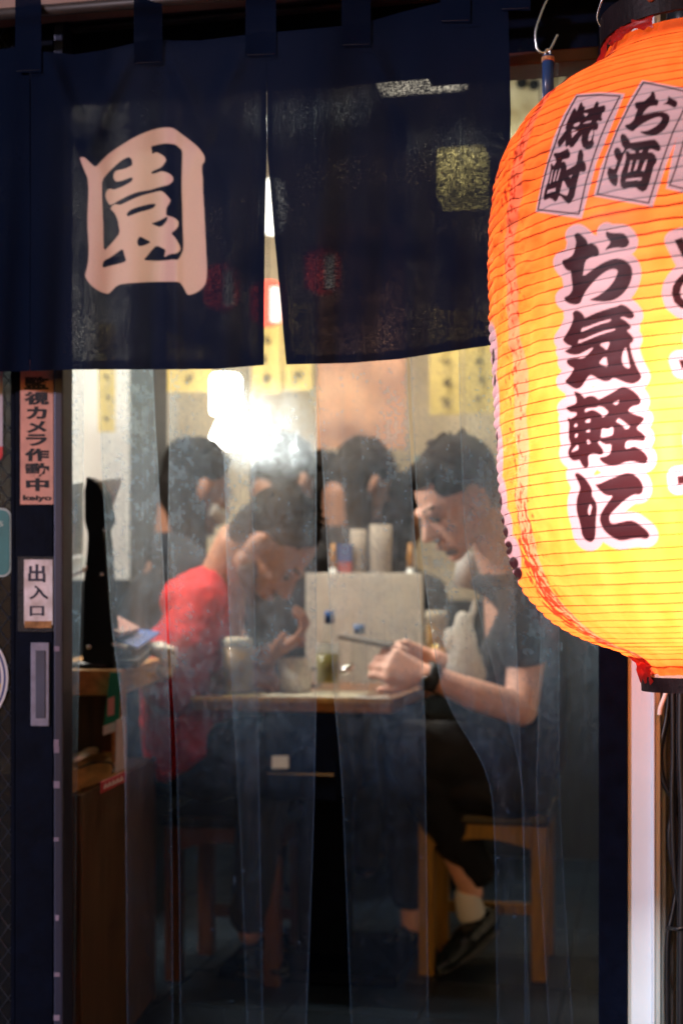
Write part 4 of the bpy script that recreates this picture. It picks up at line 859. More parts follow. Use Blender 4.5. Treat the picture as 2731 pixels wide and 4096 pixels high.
lathe('base', P(385,2640,2.84)+Vector((0,0,-0.018)), [(0.055,0),(0.055,0.012),(0.045,0.016)], black_plastic, ti)
def slab(name, pts, th, mat, label, cat, group=None):
    n = (pts[1]-pts[0]).cross(pts[2]-pts[0]).normalized()
    if n.z > 0: n = -n
    o = box8(name, list(pts)+[p+n*th for p in pts], mat, None, 0.001); return tag(o, label, cat, group)
slab('leaflet', [P(373,2470,2.82),P(483,2533,2.80),P(562,2510,2.95),P(395,2420,3.0)], 0.010, M('grey_red_leaflet',(0.33,0.26,0.23),0.5,0.35,14,dark=(0.36,0.10,0.08)), 'grey and red leaflet box leaning on top of the pile by the till', 'box')
slab('blue_folder', [P(398,2528,2.82),P(552,2590,2.82),P(643,2527,3.05),P(480,2505,3.05)], 0.006, M('blue_folder',(0.03,0.11,0.35),0.4,0.1), 'blue folder sticking out of the pile by the till', 'folder')
slab('paper_stack', [P(405,2560,2.80),P(505,2585,2.80),P(560,2545,3.0),P(440,2535,3.0)], 0.006, paper, 'cream papers under the blue folder', 'paper')
slab('notebook', [P(455,2640,2.78),P(555,2640,2.80),P(632,2570,3.0),P(520,2560,3.0)], 0.016, M('dark_green_notebook',(0.02,0.035,0.04),0.4,0.2), 'dark notebook at the bottom of the pile by the till', 'notebook')
ts_ = blob('tissue_heap', [ell(P(620,2595,2.98),(0.035,0.03,0.014)), ell(P(655,2605,3.0),(0.028,0.03,0.014)), ell(P(672,2640,3.0),(0.018,0.03,0.026)), ell(P(660,2680,3.0),(0.020,0.03,0.018))], M('white_tissue',(0.75,0.72,0.62),0.8,0.08), None, 0.004, 2, 0.004, 60); tag(ts_, 'crumpled white tissue pack on the counter end', 'tissue')
gc = thing('green_card', 'green hanging card with pale blank panel below the till', 'card', tuple(P(447,2935,2.72)))
quadbox('card', [P(415,2905,2.72),P(478,2880,2.72),P(484,2690,2.72),P(440,2690,2.72)], 0.002, M('green_card',(0.005,0.20,0.12),0.5,0.1), gc)
quadbox('foot', [P(413,2942,2.721),P(480,2918,2.721),P(479,2878,2.721),P(414,2903,2.721)], 0.002, paper, gc)
quadbox('panel', [P(430,2866,2.717),P(457,2858,2.717),P(459,2784,2.717),P(432,2795,2.717)], 0.001, M('pink_white_panel',(0.62,0.32,0.30),0.6,0.05), gc)
wc = thing('white_card', 'white and red card hanging at the counter corner', 'card', tuple(P(480,3090,2.71)))
quadbox('card', [P(462,3095,2.70),P(506,3070,2.72),P(506,2865,2.72),P(466,2880,2.70)], 0.002, M('grey_white_card',(0.45,0.43,0.44),0.6,0.1), wc)
rl = thing('red_label', 'red shelf label with pale lettering on the lower counter board', 'label', tuple(P(450,3175,2.62)))
pts = [P(404,3175,2.60),P(504,3128,2.66),P(504,3085,2.66),P(404,3130,2.60)]
quadbox('label_plate', pts, 0.002, M('red_label',(0.30,0.01,0.02),0.5,0.1), rl)
bm = bmesh.new()
for k in range(5):
    x = 418+k*16; tube(bm, [P(x,3155-k*7.2,2.595+0.009*k), P(x+7,3135-k*7.2,2.595+0.009*k), P(x+10,3150-k*7.2,2.595+0.009*k)], 0.0012, 5)
from_bm('marks', bm, paper, rl)
pn = tubeobj('pen', [P(302,3040,2.72), P(362,3012,2.86)], 0.005, white_plastic, None, 8, 0); tag(pn, 'white pen on the lower counter board', 'pen')
cl = tubeobj('coiled_cord', [P(320,3022,2.78),P(350,3000,2.85),P(380,2996,2.9),P(388,3006,2.88),P(372,3012,2.85),P(352,3010,2.83)], 0.004, M('cream_cord',(0.6,0.55,0.35),0.6), None, 6, 5); tag(cl, 'cream coiled cord behind the white pen', 'cord')
cd = tubeobj('black_cord', [P(300,3080,2.7),P(370,3052,2.76),P(440,3050,2.72),P(456,3075,2.68),P(450,3092,2.66)], 0.0022, rub, None, 6, 6); tag(cd, 'thin black cord lying over the lower counter board', 'cord')
# ------------------------------------------------------------------ table and stools
TZ = 0.695
tu, tv, _ = toR(P(770, 2787, 3.31))
tu1 = toR(P(1562, 2800, 3.2))[0]
tb = thing('dining_table', 'small brown wooden dining table between the two seated men', 'table', tuple(R((tu+tu1)/2, tv+0.36, 0)))
rbox('table_top', tu, tu1, tv, tv+0.74, TZ-0.032, TZ, table_wood, tb, 0.004)
rbox('edge_band', tu-0.002, tu1+0.002, tv-0.005, tv-0.0005, TZ-0.010, TZ+0.002, wood, tb, 0.0015)
um, vm = (tu+tu1)/2, tv+0.37
rbox('pedestal', um-0.06, um+0.06, vm-0.06, vm+0.06, 0.03, TZ-0.033, black, tb, 0.004)
rbox('base_plate', um-0.22, um+0.22, vm-0.22, vm+0.22, 0.002, 0.03, black, tb, 0.004)
dwu0, dwu1 = toR(P(1055,3000,3.275))[0], toR(P(1352,3000,3.235))[0]; dv = toR(P(1200,3000,3.258))[1]
dw = rbox('drawer', dwu0, dwu1, dv, dv+0.30, 0.46, TZ-0.034, black, tb, 0.004)
lc = [R(dwu0+f*(dwu1-dwu0), dv-0.0016, z) for f, z in ((0.11,0.532),(0.335,0.534),(0.335,0.563),(0.11,0.561))]
quadbox('paper_label', lc, 0.001, paper, dw, 0.0003)
rbox('pull_strip', dwu0+0.01, dwu1-0.01, dv-0.006, dv-0.0005, 0.520, 0.5235, chrome, dw, 0.0005)
def stool(px0, px1, d, label, stool_wood=stool_wood):
    a, b = toR(P(px0, 2400, d)), toR(P(px1, 2400, d)); u0, u1 = a[0], b[0]; v0 = (a[1]+b[1])/2; v1 = v0+0.30
    t = thing('stool', label, 'stool', tuple(R((u0+u1)/2, (v0+v1)/2, 0)), 'wooden stools at the table')
    rbox('seat', u0-0.008, u1+0.008, v0-0.012, v1+0.012, 0.375, 0.405, M('black_seat_vinyl',(0.010,0.012,0.016),0.3,0.2), t, 0.008)
    w_ = 0.038
    for uu in (u0, u1-w_):
        for vv in (v0, v1-w_): rbox('leg', uu, uu+w_, vv, vv+w_, 0.0, 0.374, stool_wood, t, 0.003)
    for vv in (v0+0.004, v1-w_+0.004):                # arched apron
        n = 10; vs = []
        for s in (0, 1):
            for i in range(n+1):
                tt_ = i/n; uu = u0+w_+(u1-u0-2*w_)*tt_; za = 0.318+0.022*math.sin(math.pi*tt_)
                vs += [R(uu, vv+s*0.022, 0.374), R(uu, vv+s*0.022, za)]
        m_ = 2*(n+1); fs = []
        for i in range(n):
            q = 2*i; fs += [(q,q+2,q+3,q+1), (m_+q,m_+q+1,m_+q+3,m_+q+2), (q+1,q+3,m_+q+3,m_+q+1)]
        obj('apron', vs, fs, stool_wood, t)
    for uu in (u0+0.004, u1-w_+0.004): rbox('side_rail', uu, uu+0.022, v0+w_, v1-w_, 0.32, 0.374, stool_wood, t, 0.002)
    rbox('foot_rail', u0+w_, u1-w_, v1-0.03, v1-0.01, 0.10, 0.13, stool_wood, t, 0.002)
    return t
stool(1664, 2189, 3.45, 'orange wooden stool under the man in black')
stool(642, 1128, 3.40, 'dark wooden stool under the man in the red shirt', M('dark_brown_stool_wood',(0.10,0.035,0.015),0.4,0.3,10,stretch=(8,8,1)))
# things on the table
beer = glass('amber_beer', (0.62, 0.30, 0.04), 0.7); foam = M('beer_foam', (0.72,0.62,0.45), 0.8, 0.08); tea = glass('green_tea', (0.30, 0.25, 0.02), 0.55)
def put(px, d): p = P(px, 2400, d); return Vector((p.x, p.y, TZ))
def mug(px, d, r, h, label, group=None):
    c = put(px, d); t = thing('beer_mug', label, 'mug', tuple(c), group)
    lathe('glass', c, [(r*0.92,0.001),(r,0.01),(r,h),(r*0.94,h),(r*0.92,0.016)], glass_clear, t)
    lathe('beer', c+Vector((0,0,0.014)), [(r*0.90,0),(r*0.92,h*0.74)], beer, t); lathe('foam', c+Vector((0,0,0.015+h*0.74)), [(r*0.92,0),(r*0.92,h*0.14),(r*0.7,h*0.17)], foam, t)
    tubeobj('handle', [c+Vector((-r*0.95,0,h*0.8)), c+Vector((-r*1.65,0,h*0.75)), c+Vector((-r*1.7,0,h*0.35)), c+Vector((-r*0.95,0,h*0.22))], 0.007, glass_clear, t)
    return t
mug(950, 3.34, 0.037, 0.135, 'tall beer mug in front of the man in the red shirt')
c = put(1180, 3.42); t = thing('ceramic_cup', 'grey white handled cup in the middle of the table', 'cup', tuple(c))
lathe('cup', c, [(0.034,0.001),(0.038,0.01),(0.041,0.085),(0.038,0.086),(0.035,0.012)], white_plastic, t)
tubeobj('handle', [c+Vector((0.038,0,0.06)), c+Vector((0.06,0,0.055)), c+Vector((0.058,0,0.02)), c+Vector((0.037,0,0.018))], 0.004, M('dark_blue_glaze',(0.02,0.03,0.08),0.3), t)
c = put(1310, 3.32); t = thing('tea_glass', 'glass half full of olive green tea on the table', 'glass', tuple(c))
lathe('glass', c, [(0.024,0.001),(0.028,0.012),(0.029,0.125),(0.027,0.125),(0.025,0.03)], glass_clear, t)
lathe('tea', c+Vector((0,0,0.034)), [(0.0255,0),(0.0265,0.066)], tea, t)
c = put(1318, 3.55); t = thing('sauce_bottle', 'clear bottle with square blue cap behind the tea glass', 'bottle', tuple(c))
lathe('bottle', c, [(0.028,0.001),(0.030,0.01),(0.030,0.11),(0.014,0.145),(0.013,0.165)], glass_clear, t); lathe('cap', c+Vector((0,0,0.166)), [(0.0125,0),(0.0125,0.032)], M('blue_cap',(0.02,0.09,0.30),0.4,0.1), t)
c = put(1437, 3.62); t = thing('small_bottle', 'small jar with round blue cap next to the phone', 'bottle', tuple(c))
lathe('jar', c, [(0.022,0.001),(0.024,0.12),(0.016,0.138)], glass_clear, t); lathe('cap', c+Vector((0,0,0.139)), [(0.014,0),(0.014,0.024)], M('blue_cap_b',(0.02,0.12,0.34),0.4,0.1), t)
mug(1745, 3.62, 0.030, 0.20, 'beer glass with foam beside the white bag')
t = lathe('brass_tin', put(1752, 3.5)+Vector((0,0,0.10)), [(0.018,0),(0.018,0.014)], M('brass',(0.6,0.45,0.15),0.3,metal=1)); tag(t, 'small brass lid shining behind the hands', 'lid')
def sheet(name, pts, label, mat):
    o = obj(name, [Vector((p.x,p.y,TZ+h)) for p, h in zip([P(x,2400,d) for x,_,d in pts]*2, [0.004]*4+[0.0025]*4)], BOXF, mat); return tag(o, label, 'menu sheet')
pap2 = M('printed_sheet', (0.72,0.68,0.52), 0.5, 0.18, 45, dark=(0.45,0.42,0.32))
sheet('table_sheet', [(1030,0,3.285),(1400,0,3.235),(1500,0,3.42),(1130,0,3.47)], 'printed white sheet lying under the tea glass', pap2)
o = sheet('table_sheet', [(1415,0,3.225),(1555,0,3.21),(1560,0,3.25),(1425,0,3.265)], 'narrow pale sheet at the right table edge', paper)
o = sheet('table_sheet', [(890,0,3.30),(1018,0,3.285),(1060,0,3.40),(930,0,3.42)], 'yellowish sheet under the beer mug', yellow_paper)
wb = thing('menu_board', 'white upright menu board standing across the table', 'board', tuple(P(1450,2740,3.86)))
quadbox('board', [P(1222,2738,3.88),P(1692,2738,3.84),P(1690,2292,3.84),P(1222,2292,3.88)], 0.006, sheer('white_menu_board',(0.78,0.76,0.70),(0.9,0.88,0.82),0.6), wb)
rbox('foot', *(lambda a,b:(a[0],b[0]))(toR(P(1300,2738,3.90)),toR(P(1620,2738,3.88))), toR(P(1400,2738,3.88))[1]+0.012, toR(P(1400,2738,3.88))[1]+0.06, TZ+0.001, TZ+0.012, white_plastic, wb)
def bottle(px, py_top, d, r, body, cap_, label, capm):
    c = put(px, d); h = P(px,py_top,d).z-TZ; t = thing('condiment_bottle', label, 'bottle', tuple(c), 'condiments behind the board')
    lathe('bottle', c, [(r*0.95,0.001),(r,0.01),(r,h*0.70),(r*0.6,h*0.82)], body, t); lathe('cap', c+Vector((0,0,h*0.82)), [(r*0.62,0.001),(r*0.55,h*0.12),(r*0.25,h*0.18)], capm, t)
oc = M('orange_cap',(0.55,0.25,0.04),0.4,0.1)
bottle(1332, 2172, 3.95, 0.014, white_plastic, oc, 'white bottle with orange cap left of the white cups', oc)
bottle(1640, 2172, 3.92, 0.014, white_plastic, oc, 'white bottle with orange cap right of the white cups', oc)
for x, y, r, lab in ((1432,2118,0.021,'narrow stack of pale cups standing behind the menu board'), (1522,2100,0.030,'wide roll of pale paper standing behind the menu board')):
    c = put(x, 3.98); h = P(x,y,3.98).z-TZ
    t = lathe('cup_stack' if x < 1500 else 'paper_roll', c, [(r,0.001),(r,h*0.8),(r*1.04,h*0.82),(r*1.02,h),(r*0.4,h)], sheer('pale_card_'+str(x),(0.62,0.55,0.47),(0.7,0.6,0.5),0.5)); tag(t, lab, 'cups' if x < 1500 else 'roll')
c = put(1380, 3.96); t = thing('spice_box', 'small blue and red spice box behind the menu board', 'box', tuple(c))
u, v, _ = toR(c); rbox('box', u-0.02, u+0.02, v-0.012, v+0.012, TZ+0.001, TZ+0.335, M('red_box',(0.35,0.04,0.04),0.5), t); rbox('band', u-0.0205, u+0.0205, v-0.0125, v+0.0125, TZ+0.33, TZ+0.38, M('blue_box',(0.03,0.07,0.22),0.5), t)
bg_ = blob('plastic_bag', [hull(ell(P(1862,2700,3.34),(0.050,0.04,0.02)), ell(P(1848,2480,3.34),(0.018,0.03,0.02)))]+chain((P(1870,2500,3.34),0.012),(P(1890,2450,3.34),0.008),(P(1898,2405,3.34),0.005))+[ell(P(1805,2560,3.34),(0.02,0.02,0.03))], sheer('white_plastic_bag',(0.80,0.78,0.72),(0.9,0.88,0.82),0.55), None, 0.004, 3, 0.004, 45)
tag(bg_, 'white knotted plastic bag beside the young man', 'bag')
nk = lathe('paper_tube', P(1852,2352,3.62), [(0.028,0),(0.032,0.085),(0.028,0.09)], M('grey_white_paper',(0.50,0.48,0.46),0.7,0.05), None, 20, (0.22,0,1)); tag(nk, 'pale tilted paper cup behind the young man\'s chin', 'cup')

# ------------------------------------------------------------------ people
def frame(Fv, roll=0.0):
    f_ = Vector(Fv).normalized(); l_ = Vector((0,0,1)).cross(f_).normalized(); u_2 = f_.cross(l_).normalized()
    return Matrix((f_, l_, u_2)).transposed()
def head_prims(C, m, s=1.0):
    def q(x, y, z): return Vector(C)+m@(Vector((x, y, z))*s)
    def e(x, y, z, a, b, c): return ell(q(x,y,z), (a*s,b*s,c*s), m)
    pr = [e(-0.004,0,0.018,0.096,0.075,0.098), hull(e(0.042,0,-0.02,0.052,0.058,0.062), e(0.064,0,-0.088,0.026,0.034,0.026)),
          hull(e(0.0,0.045,-0.065,0.022,0.020,0.026), e(0.078,0,-0.108,0.018,0.022,0.016)), hull(e(0.0,-0.045,-0.065,0.022,0.020,0.026), e(0.078,0,-0.108,0.018,0.022,0.016)),
          cap(q(0.086,0.036,0.012),0.012*s,q(0.092,0.008,0.010),0.011*s), cap(q(0.086,-0.036,0.012),0.012*s,q(0.092,-0.008,0.010),0.011*s),
          hull(cap(q(0.092,0,0.006),0.007*s,q(0.122,0,-0.040),0.009*s), e(0.098,0,-0.046,0.012,0.017,0.008)),
          e(0.096,0,-0.068,0.010,0.022,0.007), e(0.094,0,-0.081,0.010,0.020,0.007), e(0.066,0.035,-0.03,0.022,0.020,0.020), e(0.066,-0.035,-0.03,0.022,0.020,0.020),
          e(-0.006,0.080,-0.016,0.022,0.013,0.036), e(-0.006,-0.080,-0.016,0.022,0.013,0.036)]
    return pr
def face_parts(C, m, parent, s=1.0, sides=(1,-1)):
    def q(x, y, z): return Vector(C)+m@(Vector((x, y, z))*s)
    dk = M('dark_eye', (0.02,0.012,0.01), 0.3, 0.1); bw = hair_m
    for sd in sides:
        blob('eye', [ell(q(0.090,sd*0.031,-0.010),(0.008*s,0.015*s,0.006*s),m)], dk, parent, 0.0025, 1)
        blob('eyebrow', hull and [cap(q(0.098,sd*0.016,0.016),0.0045*s,q(0.086,sd*0.050,0.020),0.004*s)], bw, parent, 0.0025, 1)
    blob('mouth', [cap(q(0.105,0.014,-0.0745),0.003*s,q(0.105,-0.014,-0.0745),0.003*s)], M('lip', (0.30,0.10,0.08), 0.5, 0.1), parent, 0.002, 1)
def hair_prims(C, m, s=1.0, tufts=60, seed=3, low=-0.03, front=1.0, size=0.012):
    def q(x, y, z): return Vector(C)+m@(Vector((x, y, z))*s)
    pr = [ell(q(-0.022,0,0.046),(0.094*s,0.081*s,0.084*s),m), hull(ell(q(-0.055,0,0.0),(0.052*s,0.070*s,0.07*s),m), ell(q(-0.052,0,-0.055),(0.04*s,0.055*s,0.03*s),m))]
    rn = random.Random(seed)
    for _ in range(tufts):
        a = rn.uniform(-math.pi, math.pi); b = rn.uniform(0.25, 1.5)
        x, y, z = math.cos(a)*math.cos(b), math.sin(a)*math.cos(b), math.sin(b)
        p = q(-0.020+0.092*x*front, 0.079*y, 0.046+0.082*z); pr.append(cap(p, size*s*rn.uniform(0.7,1.2), p+m@Vector((0.014*rn.uniform(-1,1.6),0.01*rn.uniform(-1,1),0.010))*s, size*0.6*s))
    return pr
def hand(wrist, D_, N_, side=1, s=1.0, curl=(0.5,0.9,0.7), thumb=(0.7,0.5,0.3)):
    D_ = Vector(D_).normalized(); N_ = (Vector(N_)-D_*Vector(N_).dot(D_)).normalized(); W = D_.cross(N_)*side
    wv = Vector(wrist); pr = []
    kn = [wv+D_*(0.088-0.004*abs(i-1.2))*s+W*(0.033-0.021*i)*s for i in range(4)]
    pr.append(hull(ell(wv,(0.022*s,)*3), ell(kn[0],(0.012*s,)*3), ell(kn[3],(0.011*s,)*3), ell(kn[1],(0.0125*s,)*3), ell(wv+D_*0.035*s+W*0.028*s,(0.016*s,)*3)))
    for i, k in enumerate(kn):
        ln = (0.95,1.05,1.0,0.8)[i]*s; p = k; a = 0
        for j, (l, c) in enumerate(zip((0.042,0.026,0.022), curl)):
            a += c*(1+0.08*(i-1)); dv = D_*math.cos(a)+N_*math.sin(a); p2 = p+dv*l*ln
            pr.append(cap(p, (0.0095-0.001*j)*s, p2, (0.0085-0.001*j)*s)); p = p2
    p = wv+D_*0.03*s+W*0.03*s; dv = (D_*thumb[0]+W*thumb[1]+N_*thumb[2]).normalized(); p2 = p+dv*0.042*s
    dv2 = (dv+D_*0.5-W*0.25).normalized()
    pr += [cap(p,0.0135*s,p2,0.011*s), cap(p2,0.0108*s,p2+dv2*0.032*s,0.0085*s)]
    return pr
# --- the young man in black
mb = thing('person', 'young man in black T-shirt with white sneaker sock looking at his phone', 'person', tuple(R(toR(P(1930,3900,3.6))[0], toR(P(1930,3900,3.6))[1], 0)), 'people at the table')
mb['label'] = 'dark haired young man in black T-shirt bent over his phone at right'
Hb = P(1832, 1984, 3.32); mB = frame((-0.79, -0.27, -0.55))
nb = P(2010, 2265, 3.44); sh_n, sh_f = P(2128, 2412, 3.30), P(2090, 2400, 3.66)
el_n, wr_n = P(2082, 2838, 3.20), P(1706, 2700, 3.16)
el_f, wr_f = P(2020, 2800, 3.72), P(1735, 2640, 3.36)
base = Hb+mB@Vector((-0.045,0,-0.07))
prB = head_prims(Hb, mB, 1.03)+chain((base,0.056),(nb,0.058))+[hull(ell(nb,(0.05,0.07,0.04)), ell(P(2085,2700,3.50),(0.085,0.12,0.09)))]
prB += chain((sh_n,0.050),(el_n,0.038),(P(1900,2780,3.17),0.036),(wr_n,0.025))+chain((sh_f,0.050),(el_f,0.043),(wr_f,0.027))
prB += hand(wr_n, (-1,-0.03,0.30), (0.10,1.0,-0.25), 1, 0.97, (0.55,1.0,0.7), (0.75,0.55,0.15))+hand(wr_f, (-1,-0.25,0.18), (0.05,-0.9,-0.3), -1, 0.97, (0.55,1.0,0.8), (0.8,0.5,0.1))
hip_n, hip_f = P(2010,3060,3.47), P(1990,3060,3.66); kn_n, kn_f = P(1640,2985,3.36), P(1600,2985,3.70)
an_n, an_f = P(1885,3565,3.60), P(1650,3690,3.75)
prB += chain((hip_n,0.06),(kn_n,0.045),(an_n,0.030))+chain((hip_f,0.06),(kn_f,0.045),(an_f,0.030))+[hull(ell(hip_n,(0.06,)*3), ell(hip_f,(0.06,)*3), ell(P(2085,2700,3.50),(0.08,0.1,0.09)))]
blob('body', prB, skin_a, mb, 0.0045, 4)
blob('hair', hair_prims(Hb, mB, 1.06, 24, 3, size=0.006)+[ell(Hb+mB@Vector((0.040,0,0.088)),(0.056,0.068,0.034),mB), ell(Hb+mB@Vector((-0.02,0,0.095)),(0.07,0.07,0.042),mB), hull(ell(Hb+mB@Vector((0.035,0.055,0.045)),(0.030,0.022,0.028),mB), ell(Hb+mB@Vector((-0.02,0.066,0.02)),(0.03,0.016,0.03),mB))], hair_m, mb, 0.004, 5, 0.0018, 90)
face_parts(Hb, mB, mb, 1.03, (1,))
blob('stubble', [ell(Hb+mB@Vector((0.074,0,-0.098)),(0.026,0.028,0.018),mB), cap(Hb+mB@Vector((0.104,0.018,-0.058)),0.004,Hb+mB@Vector((0.104,-0.018,-0.058)),0.004)], M('stubble_skin',(0.16,0.075,0.055),0.7,0.2,80), mb, 0.004, 2)
tee = M('black_tshirt', (0.016,0.019,0.026), 0.9, 0.3, 14, bump=0.4, bscale=22)
blob('t_shirt', [hull(ell(P(2000,2330,3.47),(0.07,0.10,0.035)), ell(sh_n,(0.062,)*3), ell(sh_f,(0.062,)*3)), hull(ell(sh_n,(0.062,)*3), ell(sh_f,(0.062,)*3), ell(P(2085,2700,3.50),(0.118,0.165,0.12))), hull(ell(P(2085,2700,3.50),(0.118,0.165,0.12)), ell(P(2050,3010,3.56),(0.130,0.165,0.10))),
     ]+chain((sh_n,0.064),(P(2100,2500,3.26),0.064),(P(2092,2585,3.24),0.062))+chain((sh_f,0.064),(P(2050,2580,3.70),0.062)), tee, mb, 0.007, 5, 0.005, 14)
blk = M('black_trousers', (0.007,0.008,0.011), 0.85, 0.3, 14, bump=0.3, bscale=25)
blob('trousers', [hull(ell(P(2030,3080,3.56),(0.12,0.16,0.085)), ell(hip_n,(0.085,)*3), ell(hip_f,(0.085,)*3), ell(P(2040,3190,3.52),(0.10,0.16,0.05)), ell(P(1850,3130,3.48),(0.08,0.12,0.07)))]+chain((hip_n,0.088),(P(1830,3020,3.42),0.082),(kn_n,0.066),(P(1760,3260,3.48),0.060),(P(1898,3478,3.59),0.050))+chain((hip_f,0.088),(kn_f,0.066),(P(1640,3560,3.74),0.055)), blk, mb, 0.008, 5, 0.005, 12)
blob('sock', chain((P(1868,3585,3.598),0.034),(P(1882,3650,3.60),0.036)), M('white_sock',(0.70,0.70,0.66),0.9,0.05), mb, 0.005, 2)
shoe_m = M('black_leather_shoe', (0.010,0.014,0.016), 0.22, 0.3)
def shoe(heel, toe, w_, parent):
    h_, t_ = Vector(heel), Vector(toe); d_ = (t_-h_); mid = h_+d_*0.5
    o = blob('shoe', [hull(ell(h_,(0.032,0.034,0.034)), ell(mid+Vector((0.006,0,0.012)),(0.036,0.042,0.028))), hull(ell(mid,(0.036,0.042,0.026)), ell(t_-d_*0.14,(0.032,0.038,0.020)), ell(t_,(0.018,0.026,0.012)))], shoe_m, parent, 0.005, 4)
    n_ = Vector((0,0,1)).cross(d_).cross(d_).normalized(); n_ = n_ if n_.z < 0 else -n_
    blob('sole', [hull(ell(h_+n_*0.032,(0.030,0.034,0.008)), ell(mid+n_*0.026,(0.034,0.042,0.008)), ell(t_+n_*0.010,(0.018,0.028,0.007)))], M('dark_sole',(0.05,0.055,0.06),0.6,0.2), o, 0.005, 2)
shoe(P(1945,3680,3.62), P(1755,3870,3.50), 0.04, mb); shoe(P(1680,3730,3.80), P(1540,3790,3.70), 0.04, mb)
wt = lathe('watch', wr_n+Vector((0.010,0,-0.004)), [(0.031,-0.013),(0.033,-0.011),(0.033,0.011),(0.031,0.013)], M('dark_watch_strap',(0.02,0.025,0.03),0.5,0.2), mb, 24, (el_n-wr_n).normalized())
lathe('watch_face', wr_n+Vector((0.002,-0.031,-0.014)), [(0.018,0),(0.018,0.008),(0.014,0.010)], M('watch_glass',(0.03,0.035,0.04),0.1,0.1), wt, 20, (0,-1,-0.2))
ph_ = thing('phone', 'dark phone held flat in the young man\'s hands', 'phone', tuple(P(1500,2560,3.2)))
quadbox('case', [P(1352,2540,3.19),P(1560,2580,3.16),P(1580,2568,3.26),P(1372,2530,3.28)], 0.009, M('grey_phone_case',(0.10,0.10,0.10),0.4,0.1), ph_, 0.002)
t = tubeobj('metal_lighter', [P(1368,2690,3.25), P(1408,2662,3.27)], 0.0085, M('polished_steel',(0.9,0.95,0.95),0.1,metal=1), None, 10, 0); tag(t, 'bright shining metal lighter left of the hands', 'lighter')
# --- the man in the red shirt
mr = thing('person', 'bearded man in red T-shirt hunched over the table at left', 'person', tuple(R(toR(P(820,3900,3.6))[0], toR(P(820,3900,3.6))[1], 0)), 'people at the table')
Hr = P(1088, 2178, 3.42); mR = frame((0.55, -0.10, -0.83))
nbr = P(885, 2340, 3.48); s_n, s_f = P(812, 2430, 3.38), P(850, 2430, 3.66)
e_n, w_n = P(676, 2800, 3.42), P(880, 2722, 3.42)
e_f, w_f = P(985, 2700, 3.60), P(1075, 2620, 3.42)
pl_ = P(790, 3050, 3.55)
baseR = Hr+mR@Vector((-0.045,0,-0.07))
prR = head_prims(Hr, mR, 1.02)+chain((baseR,0.058),(nbr,0.062))+[hull(ell(nbr,(0.06,0.08,0.05)), ell(P(760,2640,3.52),(0.09,0.13,0.1)), ell(pl_,(0.09,0.12,0.08)))]
prR += chain((s_n,0.05),(e_n,0.043),(P(770,2770,3.42),0.040),(w_n,0.028))+chain((s_f,0.05),(e_f,0.043),(w_f,0.028))
prR += hand(w_n, (1,0.15,0.12), (0.0,0.6,-0.8), 1, 1.0, (0.4,0.6,0.4), (0.7,0.6,0.2))+hand(w_f, (0.8,-0.25,0.45), (0.2,-0.2,1.0), 1, 1.0, (0.5,0.9,0.6), (0.6,0.7,0.4))
rk_n, rk_f = P(1075,2975,3.36), P(1090,2975,3.66)
prR += chain((pl_,0.08),(rk_n,0.045),(P(1000,3730,3.42),0.03))+chain((pl_,0.08),(rk_f,0.045),(P(1040,3700,3.66),0.03))
blob('body', prR, skin_b, mr, 0.0045, 4)
blob('hair', hair_prims(Hr, mR, 1.06, 40, 5, size=0.006), hair_m, mr, 0.004, 4, 0.0022, 110)
face_parts(Hr, mR, mr, 1.02, (-1,))
qR = lambda x, y, z: Hr+mR@Vector((x, y, z))
blob('beard', [hull(ell(qR(0.082,0,-0.108),(0.022,0.026,0.022),mR), ell(qR(0.02,-0.052,-0.075),(0.02,0.016,0.024),mR)), hull(ell(qR(0.082,0,-0.108),(0.022,0.026,0.022),mR), ell(qR(0.02,0.052,-0.075),(0.02,0.016,0.024),mR)), cap(qR(0.104,0.02,-0.060),0.005,qR(0.104,-0.02,-0.060),0.005)], M('brown_beard',(0.045,0.024,0.016),0.8,0.4,90), mr, 0.004, 2, 0.002, 80)
red = M('red_tshirt', (0.46,0.008,0.012), 0.85, 0.10, 10, bump=0.4, bscale=20)
blob('t_shirt', [hull(ell(P(850,2318,3.48),(0.05,0.085,0.04)), ell(s_n,(0.060,)*3), ell(s_f,(0.060,)*3), ell(P(778,2412,3.49),(0.085,0.12,0.075))), hull(ell(s_n,(0.060,)*3), ell(s_f,(0.060,)*3), ell(P(745,2640,3.52),(0.118,0.165,0.10))), hull(ell(P(745,2640,3.52),(0.118,0.165,0.10)), ell(P(760,2900,3.54),(0.118,0.165,0.09))),
     hull(ell(P(760,2900,3.54),(0.118,0.165,0.09)), ell(P(700,3085,3.55),(0.072,0.150,0.02)), ell(P(820,2990,3.50),(0.085,0.155,0.03)))]
     +chain((s_n,0.064),(P(765,2580,3.36),0.076),(P(690,2725,3.38),0.080))+chain((s_f,0.062),(P(880,2600,3.66),0.070)), red, mr, 0.007, 5, 0.007, 14)
den = M('dark_denim', (0.012,0.018,0.034), 0.9, 0.3, 30, bump=0.3, bscale=60)
blob('trousers', [ell(P(800,3070,3.55),(0.13,0.16,0.075))]+chain((P(840,3060,3.46),0.092),(P(960,3010,3.40),0.084),(rk_n,0.068),(P(1010,3650,3.42),0.055))+chain((P(840,3060,3.64),0.090),(rk_f,0.068),(P(1040,3640,3.66),0.055)), den, mr, 0.008, 5, 0.005, 12)
shoe(P(1000,3840,3.45), P(1130,3880,3.40), 0.04, mr); shoe(P(1040,3780,3.68), P(1160,3800,3.62), 0.04, mr)
lathe('bracelet', w_n+(e_n-w_n).normalized()*0.035, [(0.031,-0.004),(0.033,0),(0.031,0.004)], M('steel_bracelet',(0.7,0.68,0.62),0.3,metal=0.8), mr, 20, (e_n-w_n).normalized())
rp = thing('phone', 'reddish phone held by the man in the red shirt', 'phone', tuple(P(1160,2560,3.4)))
